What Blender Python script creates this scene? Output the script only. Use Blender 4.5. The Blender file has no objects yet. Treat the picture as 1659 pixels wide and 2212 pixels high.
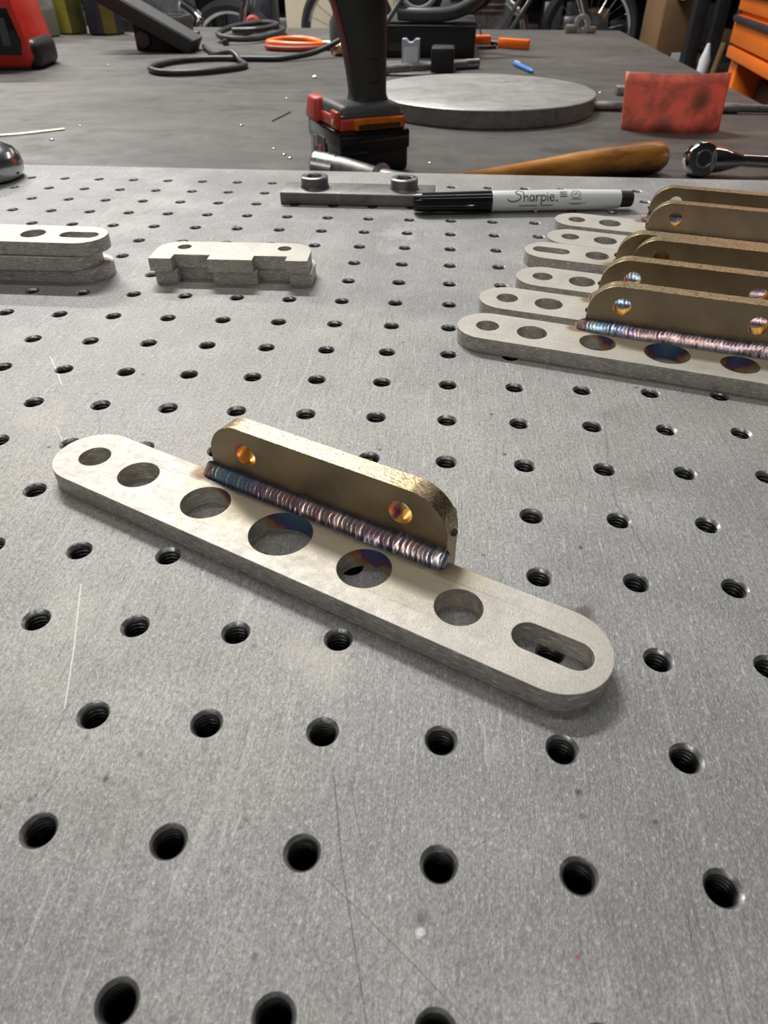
import bpy, bmesh, math, random
from mathutils import Vector, Matrix, noise as mnoise
PI = math.pi
S = bpy.context.scene
COL = S.collection
random.seed(7)

# ------------------------------------------------------------------ camera
cd = bpy.data.cameras.new('camera')
cam = bpy.data.objects.new('camera', cd); COL.objects.link(cam)
cam.location = (-0.00571, -0.05483, 0.12940)
cam.rotation_euler = (0.87559, -0.00041, 0.08139)
cd.sensor_fit = 'VERTICAL'; cd.sensor_height = 36.0
cd.lens = 36.0 * 1465.56 / 2212.0
cd.clip_start = 0.005; cd.clip_end = 60
cd.dof.use_dof = True; cd.dof.focus_distance = 0.22; cd.dof.aperture_fstop = 34
S.camera = cam

# ------------------------------------------------------------------ world
w = bpy.data.worlds.new('world'); S.world = w; w.use_nodes = True
w.node_tree.nodes['Background'].inputs[0].default_value = (0.55, 0.58, 0.62, 1)
w.node_tree.nodes['Background'].inputs[1].default_value = 0.25

# ------------------------------------------------------------------ lamps (strips under the workshop ceiling)
CEIL = 2.45
STRIPS = [  # x, y, length, width, power
    (-0.35, 0.80, 2.4, 0.10, 24),
    (-0.90, 2.35, 1.2, 0.06, 180),
    (-2.70, 3.90, 1.5, 0.10, 185),
    (1.90, 3.60, 2.4, 0.12, 30),
    (0.20, 6.60, 2.4, 0.12, 26),
    (-1.30, -2.30, 2.4, 0.10, 32),
    (0.60, -0.95, 2.4, 0.05, 13),
]
for k, (x, y, L, W, P) in enumerate(STRIPS):
    ld = bpy.data.lights.new('strip_lamp', 'AREA'); ld.shape = 'RECTANGLE'
    ld.size = L; ld.size_y = W; ld.energy = P; ld.color = (1.0, 0.985, 0.95)
    lo = bpy.data.objects.new('strip_lamp', ld); COL.objects.link(lo)
    lo.location = (x, y, CEIL - 0.075)

# ------------------------------------------------------------------ exposure
S.view_settings.view_transform = 'Standard'; S.view_settings.look = 'None'
S.view_settings.gamma = 1; S.view_settings.use_curve_mapping = False
S.view_settings.exposure = -0.58
S.cycles.use_denoising = True
S.cycles.max_bounces = 8; S.cycles.sample_clamp_indirect = 6

# ================================================================== material helpers
class NT:
    def __init__(self, name):
        self.m = bpy.data.materials.new(name); self.m.use_nodes = True
        self.t = self.m.node_tree; self.N = self.t.nodes; self.L = self.t.links
        self.b = self.N['Principled BSDF']
    def n(self, kind, ins=None, **props):
        nd = self.N.new(kind)
        for k, v in props.items(): setattr(nd, k, v)
        for k, v in (ins or {}).items(): self.set(nd, k, v)
        return nd
    def set(self, nd, k, v):
        s = nd.inputs[k]
        if hasattr(v, 'is_output') or isinstance(v, bpy.types.NodeSocket): self.L.new(v, s)
        elif isinstance(v, bpy.types.Node): self.L.new(v.outputs[0], s)
        else: s.default_value = v
    def co(self, sc=(1, 1, 1), rot=(0, 0, 0), loc=(0, 0, 0)):
        if not hasattr(self, '_tc'): self._tc = self.n('ShaderNodeTexCoord')
        mp = self.n('ShaderNodeMapping', {'Vector': self._tc.outputs['Object'], 'Scale': sc, 'Rotation': rot, 'Location': loc})
        return mp.outputs[0]
    def noise(self, scale, detail=4, rough=.6, vec=None, dist=0):
        return self.n('ShaderNodeTexNoise', {'Scale': scale, 'Detail': detail, 'Roughness': rough, 'Distortion': dist,
                      'Vector': vec if vec is not None else self.co()}).outputs['Fac']
    def ramp(self, fac, stops, interp='LINEAR'):
        r = self.n('ShaderNodeValToRGB', {'Fac': fac}); cr = r.color_ramp; cr.interpolation = interp
        while len(cr.elements) < len(stops): cr.elements.new(.5)
        for e, (p, c) in zip(cr.elements, stops):
            e.position = p; e.color = (c, c, c, 1) if isinstance(c, (int, float)) else (*c, 1)
        return r.outputs[0]
    def mix(self, fac, a, b, mode='MIX'):
        nd = self.n('ShaderNodeMix', data_type='RGBA', blend_type=mode)
        for i, v in ((0, fac), (6, a), (7, b)):
            if isinstance(v, bpy.types.NodeSocket): self.L.new(v, nd.inputs[i])
            elif i == 0: nd.inputs[0].default_value = v
            else: nd.inputs[i].default_value = (*v, 1) if len(v) == 3 else v
        return nd.outputs[2]
    def math(self, op, a, b=None, c=None, clamp=False):
        nd = self.n('ShaderNodeMath', operation=op, use_clamp=clamp)
        for i, v in enumerate((a, b, c)):
            if v is not None: self.set(nd, i, v)
        return nd.outputs[0]
    def rng(self, v, a, b, c=0., d=1.):
        return self.n('ShaderNodeMapRange', {0: v, 1: a, 2: b, 3: c, 4: d}).outputs[0]
    def xyz(self, vec=None):
        return self.n('ShaderNodeSeparateXYZ', {0: vec if vec is not None else self.co()}).outputs
    def bump(self, h, strength=.3, dist=.001, normal=None):
        ins = {'Strength': strength, 'Distance': dist, 'Height': h}
        if normal is not None: ins['Normal'] = normal
        nd = self.n('ShaderNodeBump', ins); self.set(self.b, 'Normal', nd.outputs[0]); return nd.outputs[0]
    def out(self, color=None, rough=None, metal=None, **kw):
        if color is not None: self.set(self.b, 'Base Color', (*color, 1) if isinstance(color, tuple) and len(color) == 3 else color)
        if rough is not None: self.set(self.b, 'Roughness', rough)
        if metal is not None: self.set(self.b, 'Metallic', metal)
        for k, v in kw.items(): self.set(self.b, k.replace('_', ' '), v)
        return self.m

def simple(name, col, rough=.5, metal=0., var=.15, scale=40, bump=0., bscale=300, **kw):
    t = NT(name)
    f = t.noise(scale, 5, .6)
    c = t.mix(t.rng(f, .3, .7), tuple(x * (1 - var) for x in col), tuple(min(1, x * (1 + var)) for x in col))
    t.out(c, t.rng(f, .25, .75, rough * .85, min(1, rough * 1.15)), metal, **kw)
    if bump: t.bump(t.noise(bscale, 3, .6), bump, .0005)
    return t.m

# ---- fixture plate: ground steel with grain, smudges, stains and scratches
def plate_material():
    t = NT('ground_steel')
    co = t.co()
    big = t.noise(9, 5, .62, dist=.4)
    mid = t.noise(38, 5, .65)
    cloud = t.noise(3.2, 3, .5, t.co(loc=(3, 1, 0)), .6)
    grain = t.noise(3200, 3, .8, t.co((1, .38, 1), (0, 0, .1)))
    grain2 = t.noise(1300, 3, .7, t.co((1, .45, 1), (0, 0, -.1)))
    streak = t.noise(900, 3, .7, t.co((1.0, .10, 1), (0, 0, .12)))
    streak2 = t.noise(700, 3, .65, t.co((1.0, .12, 1), (0, 0, 1.35)))
    base = t.ramp(big, [(.32, (.23, .23, .234)), (.5, (.34, .338, .336)), (.66, (.48, .474, .455))])
    base = t.mix(t.rng(mid, .42, .62, 0, .45), base, (.22, .215, .21))
    warm_sheen = t.rng(cloud, .46, .66, 0, .50)
    base = t.mix(warm_sheen, base, (.50, .47, .42))  # pale warm clouds in the colour stand in for the plate's sheen
    base = t.mix(t.rng(grain, .34, .54, .55, 0), base, (.12, .12, .124))
    base = t.mix(t.rng(grain, .56, .68, 0, .50), base, (.80, .80, .78))
    base = t.mix(t.rng(grain2, .36, .52, .45, 0), base, (.14, .14, .144))
    base = t.mix(t.rng(grain2, .60, .70, 0, .40), base, (.80, .80, .77))
    base = t.mix(t.rng(streak, .44, .34, 0, .40), base, (.15, .145, .14))
    base = t.mix(t.rng(streak2, .60, .70, 0, .30), base, (.66, .66, .64))
    # dark small specks
    vor = t.n('ShaderNodeTexVoronoi', {'Scale': 70, 'Vector': co, 'Randomness': 1}).outputs['Distance']
    spk = t.rng(vor, .03, .07, .75, 0)
    base = t.mix(spk, base, (.06, .05, .045))
    # cross-hatch hairlines: thin bands of stretched noise
    for i, (ang, s, p) in enumerate([(.5, 190, .0), (2.2, 150, 3.), (1.1, 170, 7.), (-.35, 130, 11.)]):
        ln = t.noise(s, 1, .4, t.co((1, .06, 1), (0, 0, ang), (p, p, 0)), .15)
        fac = t.math('ABSOLUTE', t.math('SUBTRACT', ln, .5))
        gate = t.rng(t.noise(14, 2, .5, t.co(loc=(p + 5, 2, 0))), .5, .62)
        f = t.math('MULTIPLY', t.rng(fac, .0, .0100, 1, 0), gate)
        base = t.mix(t.math('MULTIPLY', f, .24), base, (.11, .105, .10) if i % 2 == 0 else (.62, .61, .60))
    # stains and pale patches on the plate (own shape and place): x, y, radius, strength, colour
    wob = t.noise(160, 3, .6)
    marks = [(-0.0675, 0.0111, 0.0012, 0.85, (0.13, 0.08, 0.04)),
              (-0.0808, 0.0057, 0.0009, 0.60, (0.12, 0.08, 0.05)),
              (-0.0799, 0.0067, 0.0006, 0.60, (0.12, 0.08, 0.05)),
              (-0.0626, 0.0172, 0.0008, 0.55, (0.14, 0.1, 0.06)),
              (-0.0785, 0.0163, 0.0006, 0.50, (0.14, 0.1, 0.06)),
              (-0.0372, 0.0052, 0.0009, 0.60, (0.13, 0.09, 0.06)),
              (-0.0380, 0.0037, 0.0010, 0.55, (0.13, 0.1, 0.08)),
              (-0.0386, -0.0042, 0.0009, 0.40, (0.14, 0.13, 0.12)),
              (0.0274, 0.0113, 0.0011, 0.65, (0.14, 0.1, 0.06)),
              (-0.0029, -0.0093, 0.0015, 0.55, (0.11, 0.1, 0.09)),
              (-0.0030, -0.0113, 0.0008, 0.50, (0.9, 0.9, 0.9)),
              (0.0233, -0.0130, 0.0006, 0.70, (0.4, 0.05, 0.06)),
              (0.0338, 0.0624, 0.0052, 0.60, (0.1, 0.075, 0.06)),
              (0.0355, 0.0649, 0.0032, 0.50, (0.08, 0.06, 0.05)),
              (0.0289, -0.0053, 0.0034, 0.30, (0.17, 0.15, 0.13)),
              (0.0114, -0.0161, 0.0029, 0.22, (0.2, 0.19, 0.18)),
              (0.0363, 0.0240, 0.0011, 0.45, (0.12, 0.12, 0.12)),
              (0.0598, 0.0254, 0.0007, 0.40, (0.2, 0.12, 0.09)),
              (0.0669, 0.0394, 0.0015, 0.35, (0.17, 0.13, 0.11)),
              (-0.1294, 0.3605, 0.0024, 0.80, (0.06, 0.055, 0.05)),
              (-0.0307, 0.3541, 0.0136, 0.35, (0.6, 0.6, 0.58)),
              (-0.0315, 0.3263, 0.0096, 0.25, (0.58, 0.58, 0.56)),
              (-0.0453, 0.0471, 0.0013, 0.60, (0.14, 0.1, 0.07)),
              (0.0626, 0.1210, 0.0065, 0.28, (0.17, 0.16, 0.14)),
              (0.0587, 0.1612, 0.0071, 0.26, (0.16, 0.15, 0.13)),
              (0.0461, 0.1650, 0.0042, 0.20, (0.18, 0.17, 0.15)),
              (-0.0271, 0.0424, 0.0084, 0.30, (0.56, 0.53, 0.45)),
              (-0.0349, 0.0459, 0.0069, 0.22, (0.55, 0.52, 0.45)),
              (0.0369, 0.0682, 0.0045, 0.25, (0.16, 0.13, 0.11)),
              (0.0596, 0.0684, 0.0015, 0.35, (0.13, 0.12, 0.12)),
              (0.0340, 0.0448, 0.0021, 0.25, (0.2, 0.17, 0.15)),
              (-0.0938, 0.0527, 0.0131, 0.16, (0.6, 0.57, 0.5)),
              (-0.0910, 0.0320, 0.0119, 0.14, (0.6, 0.57, 0.5)),
              (-0.1447, 0.1429, 0.0145, 0.18, (0.55, 0.52, 0.46)),
              (0.0984, 0.1693, 0.0148, 0.18, (0.22, 0.2, 0.17)),
              (-0.1843, 0.2034, 0.0149, 0.15, (0.62, 0.6, 0.55))]
    for (x, y, r, s, c) in marks:
        d = t.n('ShaderNodeVectorMath', {0: co, 1: (x, y, 0)}, operation='DISTANCE').outputs['Value']
        d2 = t.math('MULTIPLY', d, t.rng(wob, .3, .7, .55, 1.55))
        base = t.mix(t.rng(d2, r * .35, r, s, 0), base, c)
    # named scratches
    scr = [(-0.0215, 0.0152, -0.0179, -0.0009, 0.00021, 0.75, (0.1, 0.1, 0.1)),
           (-0.0179, -0.0009, -0.0140, -0.0142, 0.00019, 0.75, (0.1, 0.1, 0.1)),
           (-0.0140, -0.0142, -0.0108, -0.0250, 0.00017, 0.75, (0.1, 0.1, 0.1)),
           (-0.0182, 0.0150, -0.0154, 0.0053, 0.00017, 0.45, (0.1, 0.1, 0.1)),
           (-0.0154, 0.0053, -0.0136, 0.0003, 0.00016, 0.45, (0.1, 0.1, 0.1)),
           (-0.0212, -0.0036, -0.0138, -0.0088, 0.00018, 0.50, (0.1, 0.1, 0.1)),
           (-0.0138, -0.0088, -0.0034, -0.0167, 0.00018, 0.50, (0.1, 0.1, 0.1)),
           (-0.0034, -0.0167, 0.0049, -0.0233, 0.00017, 0.50, (0.1, 0.1, 0.1)),
           (-0.0956, 0.0636, -0.0883, 0.0429, 0.00029, 0.55, (0.85, 0.84, 0.79)),
           (-0.0883, 0.0429, -0.0831, 0.0265, 0.00027, 0.55, (0.85, 0.84, 0.79)),
           (-0.1370, 0.1374, -0.1242, 0.1201, 0.00026, 0.35, (0.85, 0.84, 0.79)),
           (-0.1630, 0.1879, -0.1550, 0.1767, 0.00030, 0.55, (0.85, 0.84, 0.79)),
           (-0.1550, 0.1767, -0.1476, 0.1654, 0.00029, 0.55, (0.85, 0.84, 0.79)),
           (0.0523, 0.1307, 0.0514, 0.1090, 0.00045, 0.45, (0.1, 0.1, 0.1)),
           (0.0514, 0.1090, 0.0563, 0.0880, 0.00042, 0.45, (0.1, 0.1, 0.1)),
           (0.0565, 0.1626, 0.0526, 0.1307, 0.00067, 0.30, (0.1, 0.1, 0.1)),
           (0.0560, 0.0819, 0.0666, 0.0706, 0.00023, 0.35, (0.1, 0.1, 0.1)),
           (0.0654, 0.0454, 0.0554, 0.0286, 0.00017, 0.50, (0.1, 0.1, 0.1)),
           (0.0468, -0.0057, 0.0463, -0.0146, 0.00016, 0.60, (0.1, 0.1, 0.1)),
           (0.0463, -0.0146, 0.0459, -0.0203, 0.00015, 0.60, (0.1, 0.1, 0.1)),
           (0.0432, -0.0052, 0.0428, -0.0102, 0.00014, 0.55, (0.1, 0.1, 0.1)),
           (0.0561, 0.0044, 0.0591, 0.0018, 0.00017, 0.50, (0.1, 0.1, 0.1)),
           (0.0051, 0.0027, 0.0123, 0.0074, 0.00014, 0.50, (0.1, 0.1, 0.1)),
           (-0.0696, 0.0832, -0.0662, 0.0816, 0.00024, 0.60, (0.1, 0.1, 0.1)),
           (-0.0662, 0.0816, -0.0625, 0.0819, 0.00023, 0.60, (0.1, 0.1, 0.1)),
           (0.0286, 0.0103, 0.0279, 0.0058, 0.00016, 0.40, (0.1, 0.1, 0.1)),
           (-0.0285, -0.0081, -0.0281, -0.0110, 0.00013, 0.40, (0.1, 0.1, 0.1)),
           (-0.1193, 0.1330, -0.1285, 0.1539, 0.00022, 0.45, (0.1, 0.1, 0.1)),
           (-0.0786, 0.0066, -0.0771, 0.0097, 0.00020, 0.50, (0.1, 0.1, 0.1)),
           (-0.0771, 0.0097, -0.0764, 0.0119, 0.00021, 0.50, (0.1, 0.1, 0.1)),
           (-0.0316, 0.0278, -0.0271, 0.0385, 0.00016, 0.30, (0.1, 0.1, 0.1)),
           (-0.0225, 0.2621, 0.0019, 0.2757, 0.00027, 0.20, (0.85, 0.84, 0.79)),
           (-0.0950, 0.0323, -0.0916, 0.0332, 0.00016, 0.30, (0.85, 0.84, 0.79)),
           (0.0257, 0.1025, 0.0224, 0.1135, 0.00019, 0.30, (0.1, 0.1, 0.1)),
           (-0.0111, 0.0386, -0.0134, 0.0287, 0.00016, 0.30, (0.1, 0.1, 0.1))]
    for (x0, y0, x1, y1, wd, s, c) in scr:
        L = math.hypot(x1 - x0, y1 - y0); dx, dy = (x1 - x0) / L, (y1 - y0) / L
        pa = t.n('ShaderNodeVectorMath', {0: co, 1: (x0, y0, 0)}, operation='SUBTRACT').outputs[0]
        dt = t.n('ShaderNodeVectorMath', {0: pa, 1: (dx, dy, 0)}, operation='DOT_PRODUCT').outputs['Value']
        tt = t.n('ShaderNodeClamp', {0: dt, 1: 0., 2: L}).outputs[0]
        q = t.n('ShaderNodeVectorMath', {0: (dx, dy, 0), 3: tt}, operation='SCALE').outputs[0]
        d = t.n('ShaderNodeVectorMath', {0: pa, 1: q}, operation='DISTANCE').outputs['Value']
        base = t.mix(t.rng(d, wd * .25, wd, s, 0), base, c)
    rgh = t.math('ADD', t.rng(big, .3, .7, .44, .58), t.rng(grain, .3, .7, -.05, .06))
    t.out(base, rgh, .32, Specular_IOR_Level=.28)
    h = t.math('ADD', t.math('MULTIPLY', t.math('ADD', grain, grain2), .9), t.math('MULTIPLY', streak, .8))
    h = t.math('ADD', h, t.math('MULTIPLY', streak2, .6))
    t.bump(h, .8, .00018)
    return t.m

def dirty_steel(name, lo, hi, rust, rough=.5, metal=.5, sc=1.):
    t = NT(name)
    a = t.noise(4 * sc, 6, .65, t.co((1, 1.6, 1)), .7); b = t.noise(26 * sc, 5, .7)
    c = t.ramp(a, [(.3, lo), (.68, hi)])
    c = t.mix(t.rng(b, .50, .68, 0, .55), c, rust)
    sm = t.noise(9 * sc, 5, .7, t.co((1, 1.3, 1), loc=(4, 2, 0)), .9)
    c = t.mix(t.rng(sm, .52, .66, 0, .6), c, tuple(x * .6 for x in lo))
    c = t.mix(t.rng(sm, .44, .34, 0, .5), c, tuple(x * 1.25 for x in hi))
    st = t.noise(40 * sc, 4, .6, t.co((.12, 1, 1)))
    c = t.mix(t.rng(st, .5, .7, 0, .3), c, tuple(x * 1.4 for x in hi))
    t.out(c, t.rng(b, .3, .7, rough * .85, rough * 1.2), metal)
    t.bump(t.noise(500 * sc, 3, .6), .2, .0003)
    return t.m

def bore_material():
    t = NT('oily_shaded_bore_steel')
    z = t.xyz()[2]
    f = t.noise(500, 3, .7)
    c = t.ramp(t.rng(z, -.0050, -.0002), [(0., (.006, .006, .007)), (.5, (.08, .08, .082)), (.80, (.20, .197, .19)), (.9, (.50, .49, .48))])  # oily steel; depth shade and a pale glinting mouth put into the colour
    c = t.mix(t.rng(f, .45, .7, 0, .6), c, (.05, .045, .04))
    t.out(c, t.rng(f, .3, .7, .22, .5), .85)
    t.bump(f, .4, .0002)
    return t.m

def face_material(name='satin_stainless_face', seed=0.):
    """bar faces: bead-dull stainless; straw tint and dark band belong to the weld heat"""
    t = NT(name)
    co = t.co(); x, y, z = t.xyz()
    a = t.noise(60, 5, .6, t.co(loc=(seed, 0, 0)), .5); g = t.noise(2600, 2, .5); m = t.noise(300, 4, .65)
    c = t.ramp(a, [(.3, (.44, .42, .375)), (.7, (.56, .53, .475))])
    c = t.mix(t.rng(m, .55, .75, 0, .35), c, (.42, .40, .37))
    c = t.mix(t.rng(g, .34, .5, .35, 0), c, (.26, .25, .24))
    return t, c, a, g, m, x, y, z

def bar_material(welded):
    t, c, a, g, m, x, y, z = face_material('heat_tinted_bar_face' if welded else 'satin_bar_face')
    if welded:
        win = t.math('MULTIPLY', t.rng(x, .028, .046), t.rng(x, .134, .116))
        tint = t.math('MULTIPLY', t.rng(t.math('ADD', y, t.math('MULTIPLY', a, .006)), -.008, .0105, 0, .85), win)
        c = t.mix(tint, c, (.46, .375, .235))
        win2 = t.math('MULTIPLY', t.rng(x, .0345, .0362), t.rng(x, .1190, .1170))
        yy = t.math('ADD', y, t.math('MULTIPLY', m, .0016))
        band = t.math('MULTIPLY', t.rng(yy, .0078, .0092), win2)
        c = t.mix(band, c, (.13, .115, .12))
        # brown bloom round the start crater
        d = t.n('ShaderNodeVectorMath', {0: t.co(), 1: (.0350, .0105, .0064)}, operation='DISTANCE').outputs['Value']
        c = t.mix(t.rng(d, .0022, .0044, .85, 0), c, (.20, .115, .06))
        d = t.n('ShaderNodeVectorMath', {0: t.co(), 1: (.1178, .0112, .0064)}, operation='DISTANCE').outputs['Value']
        c = t.mix(t.rng(d, .0020, .0055, .8, 0), c, (.16, .11, .07))
    t.out(c, t.rng(m, .3, .7, .50, .62), .45)
    t.bump(t.math('ADD', g, t.math('MULTIPLY', m, .8)), .38, .00018)
    return t.m

def edge_material(welded):
    """sawn and ground edge of a bar: fine lengthwise lines, heat colours inside the bores near the weld"""
    t = NT('brushed_bar_edge_tinted' if welded else 'brushed_bar_edge')
    x, y, z = t.xyz()
    s = t.noise(1000, 4, .65, t.co((.4, .4, 1.5))); s2 = t.noise(260, 3, .6, t.co((.5, .5, 1)))
    sp = t.noise(1200, 2, .5, t.co((.34, .34, 2.2), loc=(.3, .1, .2)))
    c = t.ramp(s, [(.36, (.40, .38, .335)), (.64, (.64, .61, .555))])
    c = t.mix(t.rng(s2, .5, .7, 0, .4), c, (.20, .185, .17))
    c = t.mix(t.rng(sp, .62, .66, 0, .85), c, (1., .99, .95))  # white dashes paint in the sparkle of the edge scratches
    if welded:
        nz = t.noise(180, 3, .6)
        win = t.math('MULTIPLY', t.rng(x, .038, .046), t.rng(x, .128, .110))
        k = t.math('ADD', t.rng(y, .0000, .0125), t.rng(nz, .3, .7, -.10, .10))
        k = t.math('ADD', k, t.rng(z, .0, .00635, -.24, .05))
        k = t.math('ADD', k, t.rng(x, .040, .050, -.30, .14))
        heat = t.ramp(k, [(.30, (.40, .37, .29)), (.46, (.45, .27, .08)), (.56, (.20, .07, .17)), (.66, (.07, .10, .24)), (.84, (.09, .20, .27)), (1., (.18, .20, .16))])
        inner = t.math('MULTIPLY', t.rng(y, .0105, .0095), t.math('MULTIPLY', win, t.rng(k, .28, .42)))
        c = t.mix(inner, c, heat)
    t.out(c, t.rng(s, .3, .7, .36, .52), .45)
    t.bump(t.math('ADD', s, t.math('MULTIPLY', sp, .6)), .35, .0002)
    return t.m

def fin_material(edge, dark=0.):
    t = NT('straw_tinted_edge' if edge else 'straw_tinted_face')
    x, y, z = t.xyz()
    m = t.noise(90, 5, .6, None, .4); g = t.noise(2200, 2, .5)
    if edge:
        s = t.noise(1900, 3, .6, t.co((.35, 1, .6))); sp = t.noise(2300, 2, .5, t.co((.4, 1, .6), loc=(1, 2, 3)))
        c = t.ramp(s, [(.36, (.27, .205, .11)), (.64, (.52, .41, .24))])
        c = t.mix(t.rng(sp, .58, .66, 0, .6), c, (1., .88, .62))  # gold sparkle of the cut edge painted as pale specks
        t.out(c, t.rng(s, .3, .7, .24, .40), .9)
        t.bump(t.math('ADD', s, sp), .4, .0002)
    else:
        c = t.ramp(m, [(.3, (.30, .235, .155)), (.7, (.40, .32, .205))])
        c = t.mix(t.rng(g, .36, .5, .25, 0), c, (.20, .155, .10))
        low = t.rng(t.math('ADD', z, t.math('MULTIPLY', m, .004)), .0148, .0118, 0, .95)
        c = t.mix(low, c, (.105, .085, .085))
        t.out(c, t.rng(m, .3, .7, .32, .42), .82)
        t.bump(g, .22, .00014)
    return t.m

def fin_bore_material():
    t = NT('orange_tinted_bore')
    s = t.noise(700, 3, .6, t.co((1, .12, 1))); q = t.noise(170, 2, .5, t.co((1, .3, 1)))
    c = t.ramp(q, [(.34, (.28, .09, .015)), (.45, (.90, .40, .05)), (.55, (1., .62, .16)), (.62, (.40, .16, .42)), (.72, (.85, .45, .08))])
    c = t.mix(t.rng(s, .55, .7, 0, .6), c, (.12, .05, .02))
    t.out(c, .28, .55); t.bump(s, .3, .0003)
    return t.m

def weld_material():
    t = NT('tig_weld_bead')
    x, y, z = t.xyz()
    rip = t.noise(500, 2, .5, t.co((1, .35, .35))); n2 = t.noise(130, 3, .6)
    k = t.math('ADD', t.rng(x, .0375, .1175), t.rng(n2, .3, .7, -.035, .035))
    c = t.ramp(k, [(.0, (.50, .33, .28)), (.05, (.42, .75, .90)), (.17, (.32, .58, .88)), (.24, (.50, .30, .68)), (.32, (.62, .40, .36)),
                   (.48, (.60, .38, .40)), (.60, (.62, .46, .42)), (.74, (.56, .38, .46)), (.88, (.62, .42, .38)), (.96, (.55, .60, .66))])
    crest = t.noise(620, 2, .5, t.co((1, .22, .22), loc=(.4, 0, 0)))
    c = t.mix(t.rng(rip, .46, .60, 0, .5), c, (.80, .50, .36))
    c = t.mix(t.rng(crest, .48, .54, 0, .55), c, (.46, .38, .46))
    c = t.mix(t.rng(crest, .42, .36, 0, .8), c, (.95, .80, .76))  # highlights along the ripples painted as pale arcs
    # grey-blue toes of the bead
    off = t.math('ADD', t.math('SUBTRACT', .0127, y), t.math('SUBTRACT', z, .00635))
    bal = t.math('ABSOLUTE', t.math('SUBTRACT', t.math('SUBTRACT', .0127, y), t.math('SUBTRACT', z, .00635)))
    toe = t.rng(bal, .0020, .0031, 0, .95)
    c = t.mix(toe, c, (.115, .12, .145))
    t.out(c, t.rng(rip, .3, .7, .17, .29), .72)
    t.bump(crest, .35, .0003)
    return t.m

M = {}
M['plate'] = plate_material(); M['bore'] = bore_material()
M['bench'] = dirty_steel('dark_bench_steel', (.050, .047, .044), (.110, .104, .096), (.085, .058, .044), .55, .20)
M['bar'] = bar_material(False); M['bar_w'] = bar_material(True)
M['edge'] = edge_material(False); M['edge_w'] = edge_material(True)
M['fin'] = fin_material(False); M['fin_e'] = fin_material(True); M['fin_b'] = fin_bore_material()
M['weld'] = weld_material()
M['nub'] = simple('dark_nub', (.12, .10, .09), .5, .7)
M['block'] = dirty_steel('mill_scale_block', (.17, .165, .16), (.25, .245, .24), (.20, .17, .16), .42, .6, 6)
M['block_edge'] = simple('bare_edge_steel', (.62, .6, .56), .3, .9, .2, 200)
M['chrome'] = simple('polished_chrome', (.72, .72, .73), .10, 1., .06, 50)
M['steel'] = simple('machined_steel', (.50, .50, .50), .28, .95, .15, 120, .15, 600)
M['bright'] = simple('bright_turned_steel', (.62, .63, .64), .20, .95, .05, 40)
M['dull'] = simple('dull_steel', (.30, .29, .28), .42, .8, .25, 90, .2, 500)
M['disc'] = dirty_steel('turned_disc_face', (.30, .295, .285), (.40, .395, .38), (.33, .31, .29), .45, .55, 2.5)
M['disc_edge'] = dirty_steel('turned_disc_edge', (.22, .22, .215), (.32, .32, .31), (.18, .17, .165), .42, .6, 5)
M['black'] = simple('black_plastic', (.010, .010, .011), .45, 0, .2, 60)
M['gloss_black'] = simple('gloss_black_plastic', (.012, .012, .014), .12, 0, .1, 60)
M['rubber'] = simple('black_rubber', (.022, .022, .023), .62, 0, .25, 60, .1, 600)
M['grip'] = simple('grey_black_grip', (.045, .046, .046), .58, 0, .12, 50, .12, 900)
M['dkgrey'] = simple('dark_grey_plastic', (.075, .077, .078), .48, 0, .1, 60)
M['red'] = simple('red_plastic', (.62, .035, .022), .38, 0, .1, 60)
M['redband'] = simple('tool_red_plastic', (.60, .055, .035), .42, 0, .1, 60)
M['dullred'] = simple('dull_red_grip', (.28, .035, .025), .55, 0, .1, 60)
M['orange'] = simple('orange_plastic', (.90, .17, .02), .4, 0, .1, 60)
M['amber'] = simple('amber_lens', (.62, .16, .01), .12, 0, .2, 60)
M['smoke'] = simple('smoked_lens', (.05, .025, .01), .1, 0, .2, 60)
M['white'] = simple('marker_barrel_white', (.80, .82, .82), .35, 0, .05, 60)
M['ink'] = simple('black_print', (.05, .055, .055), .5, 0, .1, 60)
M['greyink'] = simple('grey_print', (.26, .27, .27), .5, 0, .1, 60)
M['cable'] = simple('black_cable_sheath', (.035, .036, .038), .42, 0, .15, 60)
M['mustard'] = simple('mustard_label', (.17, .14, .02), .5, 0, .2, 30)
M['yellow'] = simple('yellow_plastic', (.40, .36, .05), .4, 0, .15, 30)
M['olive'] = simple('olive_can_paint', (.10, .095, .025), .4, .1, .3, 30)
M['navy'] = simple('dark_can_paint', (.035, .036, .050), .45, .1, .2, 30)
M['blue'] = simple('blue_plastic', (.06, .22, .58), .4, 0, .1, 30)
M['greybox'] = simple('grey_plastic', (.34, .37, .43), .5, 0, .06, 60)
M['cream'] = simple('cream_paint', (.52, .46, .35), .5, 0, .06, 4)
M['brown'] = simple('brown_trim', (.17, .10, .05), .5, 0, .2, 20)
M['card'] = simple('cardboard', (.17, .095, .045), .8, 0, .2, 6)
M['paper'] = simple('white_label_paper', (.62, .63, .66), .6, 0, .06, 20)
M['chest'] = simple('orange_enamel', (.78, .17, .015), .32, 0, .08, 6)
M['chest_dk'] = simple('dark_chest_trim', (.05, .04, .05), .4, .3, .2, 20)
M['frame'] = simple('black_frame_paint', (.02, .02, .022), .4, .2, .3, 12)
M['tire'] = simple('tyre_rubber', (.016, .016, .017), .75, 0, .2, 20)
M['engine'] = simple('cast_engine_metal', (.16, .16, .17), .35, .8, .5, 14)
M['brass'] = simple('brass_wire', (.75, .50, .28), .22, 1., .1, 60)
M['silverchip'] = simple('bright_chip', (.85, .84, .80), .25, 1., .1, 60)
M['floor'] = dirty_steel('stained_concrete', (.10, .10, .10), (.19, .185, .18), (.09, .08, .07), .5, 0, .6)
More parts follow.
